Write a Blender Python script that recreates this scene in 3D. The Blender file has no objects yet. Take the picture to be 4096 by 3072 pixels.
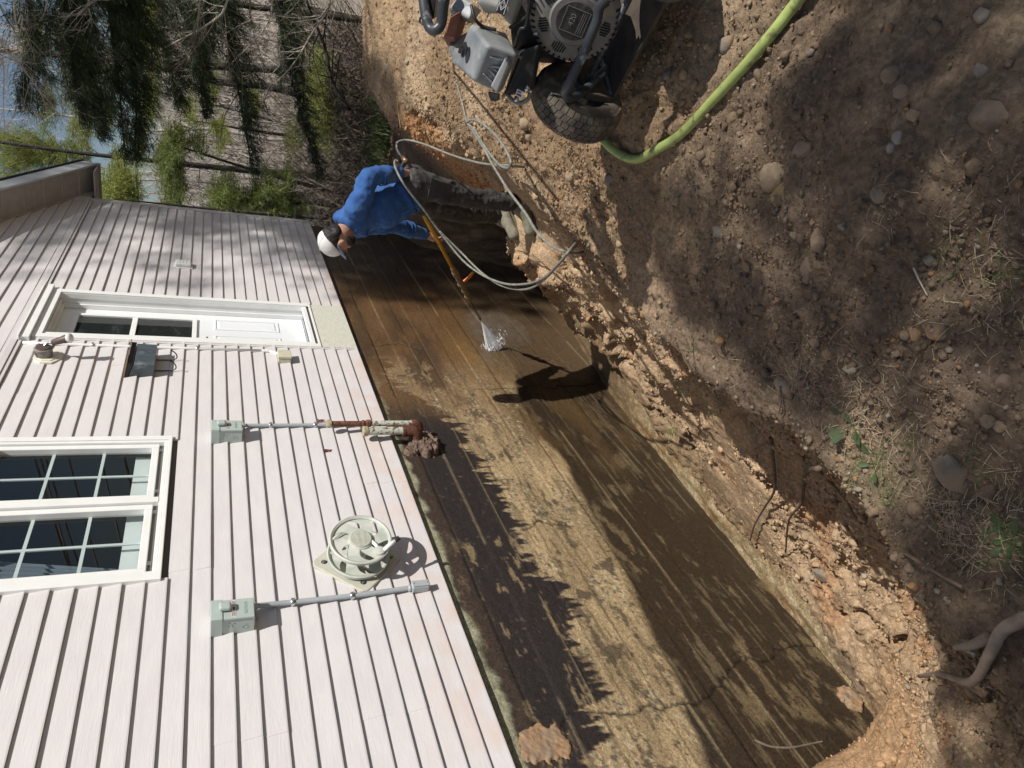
import bpy, bmesh, math, random
import numpy as np
from mathutils import Vector, Matrix, Quaternion
sc = bpy.context.scene
col = sc.collection
random.seed(7); rng = np.random.default_rng(7)

# ---------------------------------------------------------------- camera
# the eye is the origin; +X runs along the house wall away from the viewer, +Y towards the house, +Z up.
# the photograph was taken in portrait and is stored on its side, so the camera is rolled by a quarter turn
F = 2840.0; CX, CY = 2048.0, 1536.0
def _unit(v): v = np.array(v, float); return v/np.linalg.norm(v)
_X = _unit((850-CX, -140-CY, F)); _d = _unit((8600-CX, 1650-CY, F))
_d = _d - _X*(_d@_X)*0.5; _Z = -_d; _Z = _unit(_Z - _X*(_Z@_X)); _Y = np.cross(_Z, _X)
R = np.array([_X, _Y, _Z])
cd = bpy.data.cameras.new("camera"); cam = bpy.data.objects.new("camera", cd); col.objects.link(cam)
cd.sensor_width = 36; cd.lens = F/4096*36; cd.clip_end = 900; cd.clip_start = 0.02
m = Matrix(((R[0][0], -R[0][1], -R[0][2], 0), (R[1][0], -R[1][1], -R[1][2], 0), (R[2][0], -R[2][1], -R[2][2], 0), (0, 0, 0, 1)))
cam.matrix_world = m
sc.camera = cam
def at(x, y, X=None, Y=None, z=None, d=None):
    """a point of the place on the sight line of a picture point, at a known distance, depth or height"""
    r = R@np.array([x-CX, y-CY, F])
    if X is not None: k = X/r[0]
    elif Y is not None: k = Y/r[1]
    elif z is not None: k = z/r[2]
    else: k = d/np.linalg.norm(r)
    return Vector((r*k).tolist())

# ---------------------------------------------------------------- light
SUN = Vector((-.22, -1.0, 1.24)).normalized()
w = bpy.data.worlds.new("World"); sc.world = w; w.use_nodes = True
nt = w.node_tree; nt.nodes.clear()
sky = nt.nodes.new('ShaderNodeTexSky'); sky.sky_type = 'NISHITA'; sky.sun_disc = False
sky.sun_elevation = math.asin(SUN.z); sky.sun_rotation = math.atan2(SUN.x, SUN.y)
sky.air_density = 1.0; sky.dust_density = 1.0; sky.ozone_density = 1.2
bg = nt.nodes.new('ShaderNodeBackground'); bg.inputs[1].default_value = 0.068
wo = nt.nodes.new('ShaderNodeOutputWorld')
nt.links.new(sky.outputs[0], bg.inputs[0]); nt.links.new(bg.outputs[0], wo.inputs[0])
sl = bpy.data.lights.new("sun", 'SUN'); sl.energy = 5.0; sl.angle = math.radians(0.53); sl.color = (1, .95, .88)
so = bpy.data.objects.new("sun", sl); col.objects.link(so)
so.rotation_mode = 'QUATERNION'; so.rotation_quaternion = SUN.to_track_quat('Z', 'Y')
sc.view_settings.view_transform = 'Standard'; sc.view_settings.look = 'None'
sc.view_settings.exposure = 0.06; sc.view_settings.gamma = 1.0
sc.view_settings.use_curve_mapping = False
sc.cycles.max_bounces = 7; sc.cycles.transparent_max_bounces = 12

# ---------------------------------------------------------------- materials
def mat(name, c1, c2=None, rough=.8, scale=20, metal=0, bump=0, bscale=None, detail=6, stretch=(1,1,1), spec=.5, c3=None, s3=3, t3=.6, coat=0, contrast=(.35,.65), alpha=1):
    M = bpy.data.materials.new(name); M.use_nodes = True
    n = M.node_tree.nodes; L = M.node_tree.links; b = n['Principled BSDF']
    b.inputs['Roughness'].default_value = rough; b.inputs['Metallic'].default_value = metal
    b.inputs['Specular IOR Level'].default_value = spec
    b.inputs['Coat Weight'].default_value = coat
    tc = n.new('ShaderNodeNewGeometry'); mp = n.new('ShaderNodeMapping'); mp.inputs['Scale'].default_value = stretch
    L.new(tc.outputs['Position'], mp.inputs['Vector'])
    if c2 is None: c2 = tuple(x*.8 for x in c1)
    no = n.new('ShaderNodeTexNoise'); no.inputs['Scale'].default_value = scale; no.inputs['Detail'].default_value = detail
    L.new(mp.outputs[0], no.inputs['Vector'])
    cr = n.new('ShaderNodeValToRGB'); cr.color_ramp.elements[0].position = contrast[0]; cr.color_ramp.elements[1].position = contrast[1]
    cr.color_ramp.elements[0].color = (*c2, 1); cr.color_ramp.elements[1].color = (*c1, 1)
    L.new(no.outputs['Fac'], cr.inputs[0]); out = cr.outputs[0]
    if c3 is not None:
        n3 = n.new('ShaderNodeTexNoise'); n3.inputs['Scale'].default_value = s3; n3.inputs['Detail'].default_value = 8
        L.new(tc.outputs['Position'], n3.inputs['Vector'])
        r3 = n.new('ShaderNodeValToRGB'); r3.color_ramp.elements[0].position = t3-.05; r3.color_ramp.elements[1].position = t3+.05
        L.new(n3.outputs['Fac'], r3.inputs[0]); mx = n.new('ShaderNodeMixRGB'); mx.inputs[2].default_value = (*c3, 1)
        L.new(r3.outputs[0], mx.inputs[0]); L.new(out, mx.inputs[1]); out = mx.outputs[0]
    L.new(out, b.inputs['Base Color'])
    if bump:
        nb = n.new('ShaderNodeTexNoise'); nb.inputs['Scale'].default_value = bscale or scale*2; nb.inputs['Detail'].default_value = 8
        L.new(mp.outputs[0], nb.inputs['Vector'])
        bu = n.new('ShaderNodeBump'); bu.inputs['Strength'].default_value = 1; bu.inputs['Distance'].default_value = bump
        L.new(nb.outputs['Fac'], bu.inputs['Height']); L.new(bu.outputs[0], b.inputs['Normal'])
    b.inputs['Alpha'].default_value = alpha
    return M
def attr_mat(name, rough=.9, bump=.004, bscale=120, var=.25, vscale=60, gloss_attr=None, spec=.3, speck=0, sscale=110):
    """colour from the mesh's own 'tint' layer (soil or stain types), broken up by noise"""
    M = bpy.data.materials.new(name); M.use_nodes = True
    n = M.node_tree.nodes; L = M.node_tree.links; b = n['Principled BSDF']
    b.inputs['Roughness'].default_value = rough; b.inputs['Specular IOR Level'].default_value = spec
    at_ = n.new('ShaderNodeVertexColor'); at_.layer_name = 'tint'
    g = n.new('ShaderNodeNewGeometry')
    no = n.new('ShaderNodeTexNoise'); no.inputs['Scale'].default_value = vscale; no.inputs['Detail'].default_value = 8; no.inputs['Roughness'].default_value = .7
    L.new(g.outputs['Position'], no.inputs['Vector'])
    mr = n.new('ShaderNodeMapRange'); mr.inputs[1].default_value = .3; mr.inputs[2].default_value = .7
    mr.inputs[3].default_value = 1-var; mr.inputs[4].default_value = 1+var
    L.new(no.outputs['Fac'], mr.inputs[0])
    mx = n.new('ShaderNodeMixRGB'); mx.blend_type = 'MULTIPLY'; mx.inputs[0].default_value = 1
    L.new(at_.outputs[0], mx.inputs[1]); L.new(mr.outputs[0], mx.inputs[2]); L.new(mx.outputs[0], b.inputs['Base Color'])
    vo = None
    if speck:
        vo = n.new('ShaderNodeTexVoronoi'); vo.inputs['Scale'].default_value = sscale; L.new(g.outputs['Position'], vo.inputs['Vector'])
        sr = n.new('ShaderNodeSeparateColor'); L.new(vo.outputs['Color'], sr.inputs[0])
        c1_ = n.new('ShaderNodeMapRange'); c1_.interpolation_type = 'LINEAR'; c1_.inputs[1].default_value = 0; c1_.inputs[2].default_value = 1; c1_.inputs[3].default_value = 1-speck; c1_.inputs[4].default_value = 1+speck
        L.new(sr.outputs[0], c1_.inputs[0]); m2 = n.new('ShaderNodeMixRGB'); m2.blend_type = 'MULTIPLY'; m2.inputs[0].default_value = 1
        L.new(mx.outputs[0], m2.inputs[1]); L.new(c1_.outputs[0], m2.inputs[2]); L.new(m2.outputs[0], b.inputs['Base Color'])
    nb = n.new('ShaderNodeTexNoise'); nb.inputs['Scale'].default_value = bscale; nb.inputs['Detail'].default_value = 10; nb.inputs['Roughness'].default_value = .75
    L.new(g.outputs['Position'], nb.inputs['Vector'])
    bu = n.new('ShaderNodeBump'); bu.inputs['Distance'].default_value = bump; bu.inputs['Strength'].default_value = 1
    L.new(nb.outputs['Fac'], bu.inputs['Height']); L.new(bu.outputs[0], b.inputs['Normal'])
    if gloss_attr:
        sep = n.new('ShaderNodeMapRange'); sep.inputs[3].default_value = rough; sep.inputs[4].default_value = .22
        L.new(at_.outputs[1], sep.inputs[0])
        # the alpha of 'tint' says how wet a place is
        L.new(sep.outputs[0], b.inputs['Roughness'])
    return M

# ---------------------------------------------------------------- noise for numpy
def _h(i, j, s):
    n = (i.astype(np.int64)*374761393 + j.astype(np.int64)*668265263 + s*2147483647) & 0xffffffff
    n = ((n ^ (n >> 13))*1274126177) & 0xffffffff
    return ((n ^ (n >> 16)) & 0xffff)/65535.0
def vnoise(x, y, s=0):
    i = np.floor(x); j = np.floor(y); u = x-i; v = y-j; u = u*u*(3-2*u); v = v*v*(3-2*v)
    return (_h(i, j, s)*(1-u)+_h(i+1, j, s)*u)*(1-v) + (_h(i, j+1, s)*(1-u)+_h(i+1, j+1, s)*u)*v
def fbm(x, y, s=0, o=5, g=.5):
    t = 0; a = 1; tot = 0
    for k in range(o):
        t = t + a*vnoise(x*2**k+17.3*k, y*2**k-9.1*k, s+k); tot += a; a *= g
    return t/tot
def sstep(a, b, x): t = np.clip((x-a)/(b-a), 0, 1); return t*t*(3-2*t)
def cells(x, y, s=0):
    """distance to the nearest scattered point: rounded clods"""
    i = np.floor(x); j = np.floor(y); best = np.full(x.shape, 9.)
    for a in (-1, 0, 1):
        for b in (-1, 0, 1):
            px = i+a+_h(i+a, j+b, s); py = j+b+_h(i+a, j+b, s+5)
            best = np.minimum(best, (x-px)**2+(y-py)**2)
    return np.sqrt(best)

# ---------------------------------------------------------------- object helpers
def link(o, parent=None):
    col.objects.link(o)
    if parent is not None:
        o.parent = parent
    return o
def tag(o, label=None, cat=None, group=None, kind=None):
    if label: o['label'] = label
    if cat: o['category'] = cat
    if group: o['group'] = group
    if kind: o['kind'] = kind
    return o
ORG = {}
def thing(name, label, cat, loc=(0, 0, 0), group=None, parent=None):
    o = bpy.data.objects.new(name, None); o.location = Vector(loc); o.empty_display_size = .1
    link(o, parent); ORG[o] = Vector(loc)
    return tag(o, label, cat, group)
def origin(p):
    v = Vector((0, 0, 0))
    while p is not None:
        v = v + p.location; p = p.parent
    return v
class MB:
    """collects shapes in world coordinates; build() links them as one mesh object"""
    def __init__(s): s.v = []; s.f = []; s.n = 0
    def add(s, v, f):
        k = len(s.v); s.v += [tuple(p) for p in v]; s.f += [tuple(i+k for i in q) for q in f]; return s
    def box(s, lo, hi, M=None):
        v = [Vector((x, y, z)) for x in (lo[0], hi[0]) for y in (lo[1], hi[1]) for z in (lo[2], hi[2])]
        if M is not None: v = [M@p for p in v]
        return s.add(v, [(0,1,3,2),(4,6,7,5),(0,4,5,1),(2,3,7,6),(0,2,6,4),(1,5,7,3)])
    def prism(s, pts, ax, d, M=None):
        """pts: list of 3D points of a face; extruded by vector d"""
        n = len(pts); d = Vector(d); v = [Vector(p) for p in pts]+[Vector(p)+d for p in pts]
        if M is not None: v = [M@p for p in v]
        return s.add(v, [tuple(range(n))[::-1], tuple(range(n, 2*n))]+[(i, (i+1) % n, n+(i+1) % n, n+i) for i in range(n)])
    def tube(s, pts, r, sides=8, cap=True, smooth=0):
        P = [Vector(p) for p in pts]
        rs = list(r) if hasattr(r, '__len__') else [r]*len(P)
        if smooth:
            Q = []; q = []
            for i in range(len(P)-1):
                a = P[max(i-1, 0)]; b = P[i]; c = P[i+1]; e = P[min(i+2, len(P)-1)]
                for k in range(smooth):
                    t = k/smooth
                    Q.append(.5*((2*b)+(c-a)*t+(2*a-5*b+4*c-e)*t*t+(3*b-a-3*c+e)*t**3)); q.append(rs[i]*(1-t)+rs[i+1]*t)
            Q.append(P[-1]); q.append(rs[-1]); P = Q; rs = q
        v = []; f = []; N = None
        for i, p in enumerate(P):
            T = (P[min(i+1, len(P)-1)]-P[max(i-1, 0)])
            T = T.normalized() if T.length > 1e-9 else Vector((0, 0, 1))
            if N is None: N = T.orthogonal().normalized()
            N = (N-T*N.dot(T)); N = N.normalized() if N.length > 1e-6 else T.orthogonal().normalized()
            B = T.cross(N)
            for k in range(sides):
                a = 2*math.pi*k/sides; v.append(p+(N*math.cos(a)+B*math.sin(a))*rs[i])
        for i in range(len(P)-1):
            for k in range(sides):
                a = i*sides+k; b = i*sides+(k+1) % sides; f.append((a, b, b+sides, a+sides))
        if cap: f.append(tuple(range(sides))[::-1]); f.append(tuple(range((len(P)-1)*sides, len(P)*sides)))
        return s.add(v, f)
    def lathe(s, c, ax, prof, sides=24, cap=True):
        """prof: (distance along the axis, radius)"""
        ax = Vector(ax).normalized(); N = ax.orthogonal().normalized(); B = ax.cross(N); c = Vector(c); v = []; f = []
        for h, r in prof:
            for k in range(sides):
                a = 2*math.pi*k/sides; v.append(c+ax*h+(N*math.cos(a)+B*math.sin(a))*r)
        for i in range(len(prof)-1):
            for k in range(sides):
                a = i*sides+k; b = i*sides+(k+1) % sides; f.append((a, b, b+sides, a+sides))
        if cap: f.append(tuple(range(sides))[::-1]); f.append(tuple(range((len(prof)-1)*sides, len(prof)*sides)))
        return s.add(v, f)
    def ball(s, c, r, M=None, seg=12, ring=8, jit=0, seed=0):
        rr = random.Random(seed); c = Vector(c); r = Vector((r, r, r)) if not hasattr(r, '__len__') else Vector(r); v = [Vector((0, 0, 1))]
        for i in range(1, ring):
            for k in range(seg):
                a = math.pi*i/ring; b = 2*math.pi*k/seg; v.append(Vector((math.sin(a)*math.cos(b), math.sin(a)*math.sin(b), math.cos(a))))
        v.append(Vector((0, 0, -1))); w = []
        for p in v:
            q = Vector((p.x*r.x, p.y*r.y, p.z*r.z))*(1+jit*(rr.random()-.5)); w.append(c+(M@q if M is not None else q))
        f = [(0, 1+k, 1+(k+1) % seg) for k in range(seg)]
        for i in range(ring-2):
            for k in range(seg):
                a = 1+i*seg+k; b = 1+i*seg+(k+1) % seg; f.append((a, a+seg, b+seg, b))
        l = len(v)-1; o = 1+(ring-2)*seg
        f += [(l, o+(k+1) % seg, o+k) for k in range(seg)]
        return s.add(w, f)
    def build(s, name, M, parent=None, smooth=False, bevel=0, seg=2, auto=None):
        o0 = origin(parent)
        me = bpy.data.meshes.new(name); me.from_pydata([(p[0]-o0.x, p[1]-o0.y, p[2]-o0.z) for p in s.v], [], s.f); me.update()
        bm = bmesh.new(); bm.from_mesh(me); bmesh.ops.recalc_face_normals(bm, faces=bm.faces); bm.to_mesh(me); bm.free()
        if isinstance(M, (list, tuple)):
            for q in M: me.materials.append(q)
        else: me.materials.append(M)
        if smooth:
            me.polygons.foreach_set('use_smooth', [True]*len(me.polygons))
            if auto is not None:
                try: me.set_sharp_from_angle(angle=math.radians(auto))
                except Exception: pass
        o = bpy.data.objects.new(name, me); link(o, parent)
        if bevel:
            b = o.modifiers.new('bevel', 'BEVEL'); b.width = bevel; b.segments = seg; b.limit_method = 'ANGLE'; b.angle_limit = math.radians(35)
        return o
def raw(name, V, Fc, M, parent=None, smooth=False, tint=None):
    """V: (n,3) numpy, Fc: (m,3|4) numpy"""
    me = bpy.data.meshes.new(name); n = len(V); m_ = len(Fc); k = Fc.shape[1]
    o0 = origin(parent); V = V-np.array(o0)
    me.vertices.add(n); me.vertices.foreach_set('co', V.astype(np.float32).ravel())
    me.loops.add(m_*k); me.loops.foreach_set('vertex_index', Fc.astype(np.int32).ravel())
    me.polygons.add(m_); me.polygons.foreach_set('loop_start', np.arange(0, m_*k, k, dtype=np.int32))
    if tint is not None:
        ca = me.color_attributes.new('tint', 'FLOAT_COLOR', 'POINT'); ca.data.foreach_set('color', tint.astype(np.float32).ravel())
    me.update(calc_edges=True); me.validate()
    if smooth: me.polygons.foreach_set('use_smooth', [True]*len(me.polygons))
    me.materials.append(M)
    o = bpy.data.objects.new(name, me); return link(o, parent)
def grid_faces(a, b):
    i = np.arange(a-1)[:, None]*b+np.arange(b-1)[None, :]; i = i.ravel()
    return np.stack([i, i+1, i+b+1, i+b], 1)
def text(name, s, size, loc, right, up, M, parent, depth=.001, align='CENTER', shear=0):
    cu = bpy.data.curves.new(name, 'FONT'); cu.body = s; cu.size = size; cu.extrude = depth; cu.align_x = align; cu.align_y = 'CENTER'; cu.shear = shear
    tmp = bpy.data.objects.new(name, cu); col.objects.link(tmp); bpy.context.view_layer.update()
    me = bpy.data.meshes.new_from_object(tmp.evaluated_get(bpy.context.evaluated_depsgraph_get())); bpy.data.objects.remove(tmp); me.materials.clear(); me.materials.append(M)
    r = Vector(right).normalized(); u = Vector(up); u = (u-r*u.dot(r)).normalized(); n = r.cross(u); l = Vector(loc)-origin(parent)
    me.transform(Matrix(((r.x, u.x, n.x, l.x), (r.y, u.y, n.y, l.y), (r.z, u.z, n.z, l.z), (0, 0, 0, 1))))
    o = bpy.data.objects.new(name, me); return link(o, parent)
# ================================================================ materials of the place
def siding_mat():
    M = mat('siding_vinyl', (.60,.578,.58), (.57,.548,.552), rough=.5, scale=6, stretch=(1,1,3))
    n = M.node_tree.nodes; L = M.node_tree.links; b = n['Principled BSDF']
    g = n.new('ShaderNodeNewGeometry'); mp = n.new('ShaderNodeMapping'); mp.inputs['Scale'].default_value = (6, 1, 60)
    L.new(g.outputs['Position'], mp.inputs[0])
    wv = n.new('ShaderNodeTexNoise'); wv.inputs['Scale'].default_value = 1.6; wv.inputs['Detail'].default_value = 5; wv.inputs['Distortion'].default_value = 1.2
    L.new(mp.outputs[0], wv.inputs['Vector'])
    bu = n.new('ShaderNodeBump'); bu.inputs['Distance'].default_value = .0015; bu.inputs['Strength'].default_value = .8
    L.new(wv.outputs['Fac'], bu.inputs['Height']); L.new(bu.outputs[0], b.inputs['Normal'])
    # dirt splashed up near the bottom edge: pinkish mud film
    sx = n.new('ShaderNodeSeparateXYZ'); L.new(g.outputs['Position'], sx.inputs[0])
    mr = n.new('ShaderNodeMapRange'); mr.inputs[1].default_value = -.85; mr.inputs[2].default_value = -1.26; L.new(sx.outputs[2], mr.inputs[0])
    n2 = n.new('ShaderNodeTexNoise'); n2.inputs['Scale'].default_value = 5; n2.inputs['Detail'].default_value = 7; L.new(g.outputs['Position'], n2.inputs['Vector'])
    r2 = n.new('ShaderNodeMapRange'); r2.inputs[1].default_value = .42; r2.inputs[2].default_value = .62; r2.inputs[4].default_value = .75; L.new(n2.outputs['Fac'], r2.inputs[0])
    mu = n.new('ShaderNodeMath'); mu.operation = 'MULTIPLY'; L.new(mr.outputs[0], mu.inputs[0]); L.new(r2.outputs[0], mu.inputs[1])
    mx = n.new('ShaderNodeMixRGB'); mx.inputs[2].default_value = (.58,.46,.40,1); L.new(mu.outputs[0], mx.inputs[0])
    src = b.inputs['Base Color'].links[0].from_socket; L.new(src, mx.inputs[1]); L.new(mx.outputs[0], b.inputs['Base Color'])
    return M
M_SID = siding_mat()
M_WHITE = mat('white_vinyl_trim', (.80,.81,.80), (.76,.77,.75), rough=.4, scale=9)
M_BLUEW = mat('white_door_paint', (.76,.79,.81), (.73,.76,.78), rough=.35, scale=4)
M_SOFF = mat('soffit_vinyl', (.42,.40,.385), (.36,.345,.33), rough=.6, scale=12)
M_FASC = mat('fascia_metal', (.60,.62,.62), (.52,.55,.56), rough=.45, scale=5, stretch=(.4,1,3))
M_SHIN = mat('roof_shingle', (.05,.05,.055), (.03,.03,.03), rough=.9, scale=80, bump=.003)
M_PLY = mat('weathered_plywood', (.62,.62,.54), (.53,.53,.44), rough=.75, scale=14, stretch=(1,1,4), c3=(.30,.29,.22), s3=38, t3=.72, bump=.0015)
M_BLACK = mat('black_gap', (.01,.01,.01), rough=.9)
M_ROOM = mat('room_wall', (.16,.15,.14), (.12,.11,.10), rough=.9, scale=2)
M_CURT = mat('curtain_cloth', (.16,.18,.22), (.12,.14,.17), rough=.9, scale=3, stretch=(20,20,1))
def glass_mat():
    M = bpy.data.materials.new('window_glass'); M.use_nodes = True; n = M.node_tree.nodes; L = M.node_tree.links; n.clear()
    o = n.new('ShaderNodeOutputMaterial'); t = n.new('ShaderNodeBsdfTransparent'); t.inputs[0].default_value = (.80,.86,.86,1)
    g = n.new('ShaderNodeBsdfGlossy'); g.inputs['Roughness'].default_value = .004; fr = n.new('ShaderNodeLayerWeight'); fr.inputs[0].default_value = .5
    p = n.new('ShaderNodeMath'); p.operation = 'POWER'; p.inputs[1].default_value = 2.2; m_ = n.new('ShaderNodeMath'); m_.operation = 'MULTIPLY_ADD'; m_.inputs[1].default_value = .34; m_.inputs[2].default_value = .05
    L.new(fr.outputs['Facing'], p.inputs[0]); L.new(p.outputs[0], m_.inputs[0])
    mx = n.new('ShaderNodeMixShader'); L.new(m_.outputs[0], mx.inputs[0]); L.new(t.outputs[0], mx.inputs[1]); L.new(g.outputs[0], mx.inputs[2]); L.new(mx.outputs[0], o.inputs[0])
    return M
M_GLASS = glass_mat()
M_BOXG = mat('grey_green_enamel', (.40,.47,.44), (.37,.44,.41), rough=.38, scale=30)
M_PVC = mat('grey_pvc', (.38,.41,.43), (.34,.37,.39), rough=.45, scale=14)
M_PVCD = mat('dark_gasket', (.10,.11,.12), rough=.6)
M_STEEL = mat('galvanised_steel', (.62,.64,.66), (.50,.52,.54), rough=.3, metal=1, scale=60)
M_LABEL = mat('label_white', (.80,.80,.80), rough=.5)
M_RED = mat('label_red', (.62,.06,.07), rough=.5)
M_TXT = mat('print_dark', (.06,.07,.07), rough=.6)
M_EMB = mat('embossed_enamel', (.30,.36,.33), rough=.4)
M_REEL = mat('weathered_resin', (.50,.53,.47), (.40,.43,.38), rough=.6, scale=16, c3=(.56,.57,.52), s3=9, t3=.55)
M_REELB = mat('weathered_resin_base', (.56,.55,.46), (.47,.46,.38), rough=.65, scale=14)
M_RUST = mat('rusty_iron', (.17,.065,.035), (.07,.03,.02), rough=.85, scale=45, bump=.002, bscale=90, c3=(.30,.12,.05), s3=30, t3=.62)
M_FLAKE = mat('flaking_paint_pipe', (.52,.55,.47), (.40,.43,.36), rough=.6, scale=20, bump=.001, c3=(.16,.07,.04), s3=48, t3=.57)
M_CAPY = mat('old_brass_cap', (.45,.40,.26), (.28,.22,.13), rough=.6, scale=60)
M_MORT = mat('old_mortar', (.20,.135,.10), (.08,.055,.042), rough=.95, scale=30, bump=.008, bscale=60)
M_MBOX = mat('mailbox_slate', (.085,.108,.125), (.055,.07,.082), rough=.33, scale=7, stretch=(3,1,1), c3=(.17,.2,.22), s3=10, t3=.6)
M_COPR = mat('worn_copper_edge', (.45,.25,.13), (.30,.24,.22), rough=.4, metal=.6, scale=14)
M_BROWN = mat('brown_fixture', (.105,.07,.062), (.075,.05,.045), rough=.45, scale=20)
M_BEIGE = mat('beige_plastic', (.58,.57,.44), (.52,.51,.39), rough=.5, scale=20)
M_IVORY = mat('ivory_block', (.74,.73,.62), (.68,.67,.57), rough=.5, scale=9)
M_BULB = mat('clear_bulb', (.75,.76,.76), rough=.08, spec=.8)
M_HOSE = mat('pressure_hose_rubber', (.26,.26,.225), (.14,.14,.12), rough=.55, scale=55, stretch=(1,1,1))
M_GHOSE = mat('garden_hose', (.38,.46,.14), (.29,.36,.11), rough=.5, scale=20, c3=(.20,.19,.09), s3=30, t3=.60)
M_YEL = mat('yellow_lance', (.62,.33,.025), (.50,.25,.02), rough=.42, scale=16, c3=(.2,.11,.03), s3=22, t3=.68)
M_TAPE = mat('frayed_wrap', (.33,.22,.12), (.17,.11,.06), rough=.95, scale=60, bump=.006, bscale=70)
M_ORNG = mat('orange_ribbon', (.75,.22,.06), (.6,.17,.05), rough=.6)
M_DARK = mat('dark_plastic', (.025,.026,.028), (.015,.015,.016), rough=.5, scale=20)
M_FRAME = mat('scuffed_black_steel', (.05,.055,.065), (.035,.04,.045), rough=.4, scale=12, c3=(.30,.31,.32), s3=26, t3=.65)
M_TANK = mat('dusty_grey_tape', (.25,.265,.27), (.13,.145,.155), rough=.55, scale=9, c3=(.36,.35,.32), s3=13, t3=.6, bump=.003, bscale=18)
M_TANKL = mat('light_grey_tape', (.33,.345,.345), (.24,.25,.255), rough=.5, scale=10, bump=.002)
M_AIRC = mat('pale_grey_plastic', (.47,.47,.44), (.36,.36,.335), rough=.5, scale=7)
M_RECO = mat('dusty_recoil_cover', (.25,.245,.225), (.17,.165,.15), rough=.6, scale=14, c3=(.29,.25,.19), s3=11, t3=.6)
M_ENG = mat('grimy_engine', (.075,.065,.055), (.035,.03,.028), rough=.8, scale=22, bump=.004, bscale=40)
M_MUF = mat('rusted_shield', (.28,.11,.065), (.17,.085,.06), rough=.8, scale=11, c3=(.4,.38,.34), s3=5, t3=.62)
M_TYRE = mat('dusty_tyre', (.115,.095,.075), (.07,.058,.047), rough=.9, scale=20, c3=(.18,.145,.105), s3=18, t3=.58)
M_WOODB = mat('dirty_skid_board', (.10,.075,.055), (.05,.038,.03), rough=.9, scale=16)
M_RIM = mat('pale_rim', (.5,.5,.48), (.2,.18,.16), rough=.5, scale=12)
M_SKIN = mat('skin', (.42,.24,.165), (.37,.20,.135), rough=.55, scale=20)
M_HAIR = mat('black_hair', (.012,.010,.009), rough=.6, bump=.003, bscale=160)
M_CAP = mat('white_mesh_cap', (.75,.74,.72), (.70,.69,.67), rough=.8, scale=130, bump=.001, bscale=300)
M_BRIM = mat('blue_brim', (.22,.30,.52), rough=.7, scale=20)
M_BLUE = mat('blue_sweatshirt', (.035,.115,.33), (.022,.078,.245), rough=.9, scale=8, c3=(.06,.12,.22), s3=6, t3=.62, bump=.002, bscale=140)
M_PANT = mat('dark_work_trousers', (.06,.055,.052), (.032,.030,.030), rough=.8, scale=10, c3=(.11,.10,.095), s3=14, t3=.62, bump=.002, bscale=90)
M_BOOT = mat('dusty_boots', (.24,.225,.17), (.15,.14,.105), rough=.9, scale=28, bump=.003)
M_SOLE = mat('boot_sole', (.12,.10,.075), rough=.95)
M_BARKD = mat('dark_bark', (.05,.042,.035), (.028,.024,.02), rough=.95, scale=8, stretch=(3,3,1), bump=.01)
M_BARKG = mat('grey_bark', (.50,.455,.40), (.32,.285,.245), rough=.95, scale=9)
M_TWIG = mat('pale_twig', (.58,.52,.44), (.42,.37,.30), rough=.8, scale=12)
M_ROOT = mat('root_bark', (.16,.115,.08), (.09,.065,.045), rough=.9, scale=30, bump=.002)
def leaf_mat(name, c1, c2, tr=.35):
    M = mat(name, c1, c2, rough=.6, scale=1.3, contrast=(.3,.7)); n = M.node_tree.nodes; L = M.node_tree.links; b = n['Principled BSDF']
    o = [q for q in n if q.type == 'OUTPUT_MATERIAL'][0]; t = n.new('ShaderNodeBsdfTranslucent'); mx = n.new('ShaderNodeMixShader'); mx.inputs[0].default_value = tr
    L.new(b.inputs['Base Color'].links[0].from_socket, t.inputs[0]); L.new(b.outputs[0], mx.inputs[1]); L.new(t.outputs[0], mx.inputs[2]); L.new(mx.outputs[0], o.inputs[0])
    return M
M_NEED = leaf_mat('dark_needles', (.055,.085,.032), (.028,.05,.02))
M_NEEDL = leaf_mat('sunlit_needles', (.34,.37,.08), (.19,.23,.05))  # lighter, yellower needle copy: sunlight put into the colour
M_NEEDM = leaf_mat('mid_needles', (.22,.26,.06), (.11,.15,.04))
M_STRAW = mat('dry_straw', (.48,.40,.26), (.34,.27,.17), rough=.8, scale=30)
M_GRASS = leaf_mat('green_grass', (.13,.19,.05), (.08,.13,.035))
M_LEAFG = leaf_mat('weed_leaf', (.085,.13,.05), (.055,.09,.035))
def stone_mat(name, c): return mat(name, c, tuple(x*.72 for x in c), rough=.9, scale=45, bump=.004, bscale=60, c3=(.25,.18,.12), s3=14, t3=.52)
SM = dict(grey=stone_mat('grey_stone', (.225,.195,.155)), tan=stone_mat('tan_stone', (.33,.245,.155)), brown=stone_mat('brown_stone', (.23,.165,.115)), pale=stone_mat('pale_stone', (.32,.285,.23)), yellow=stone_mat('yellow_stone', (.42,.29,.13)), clay=stone_mat('clay_lump', (.36,.22,.12)))
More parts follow.
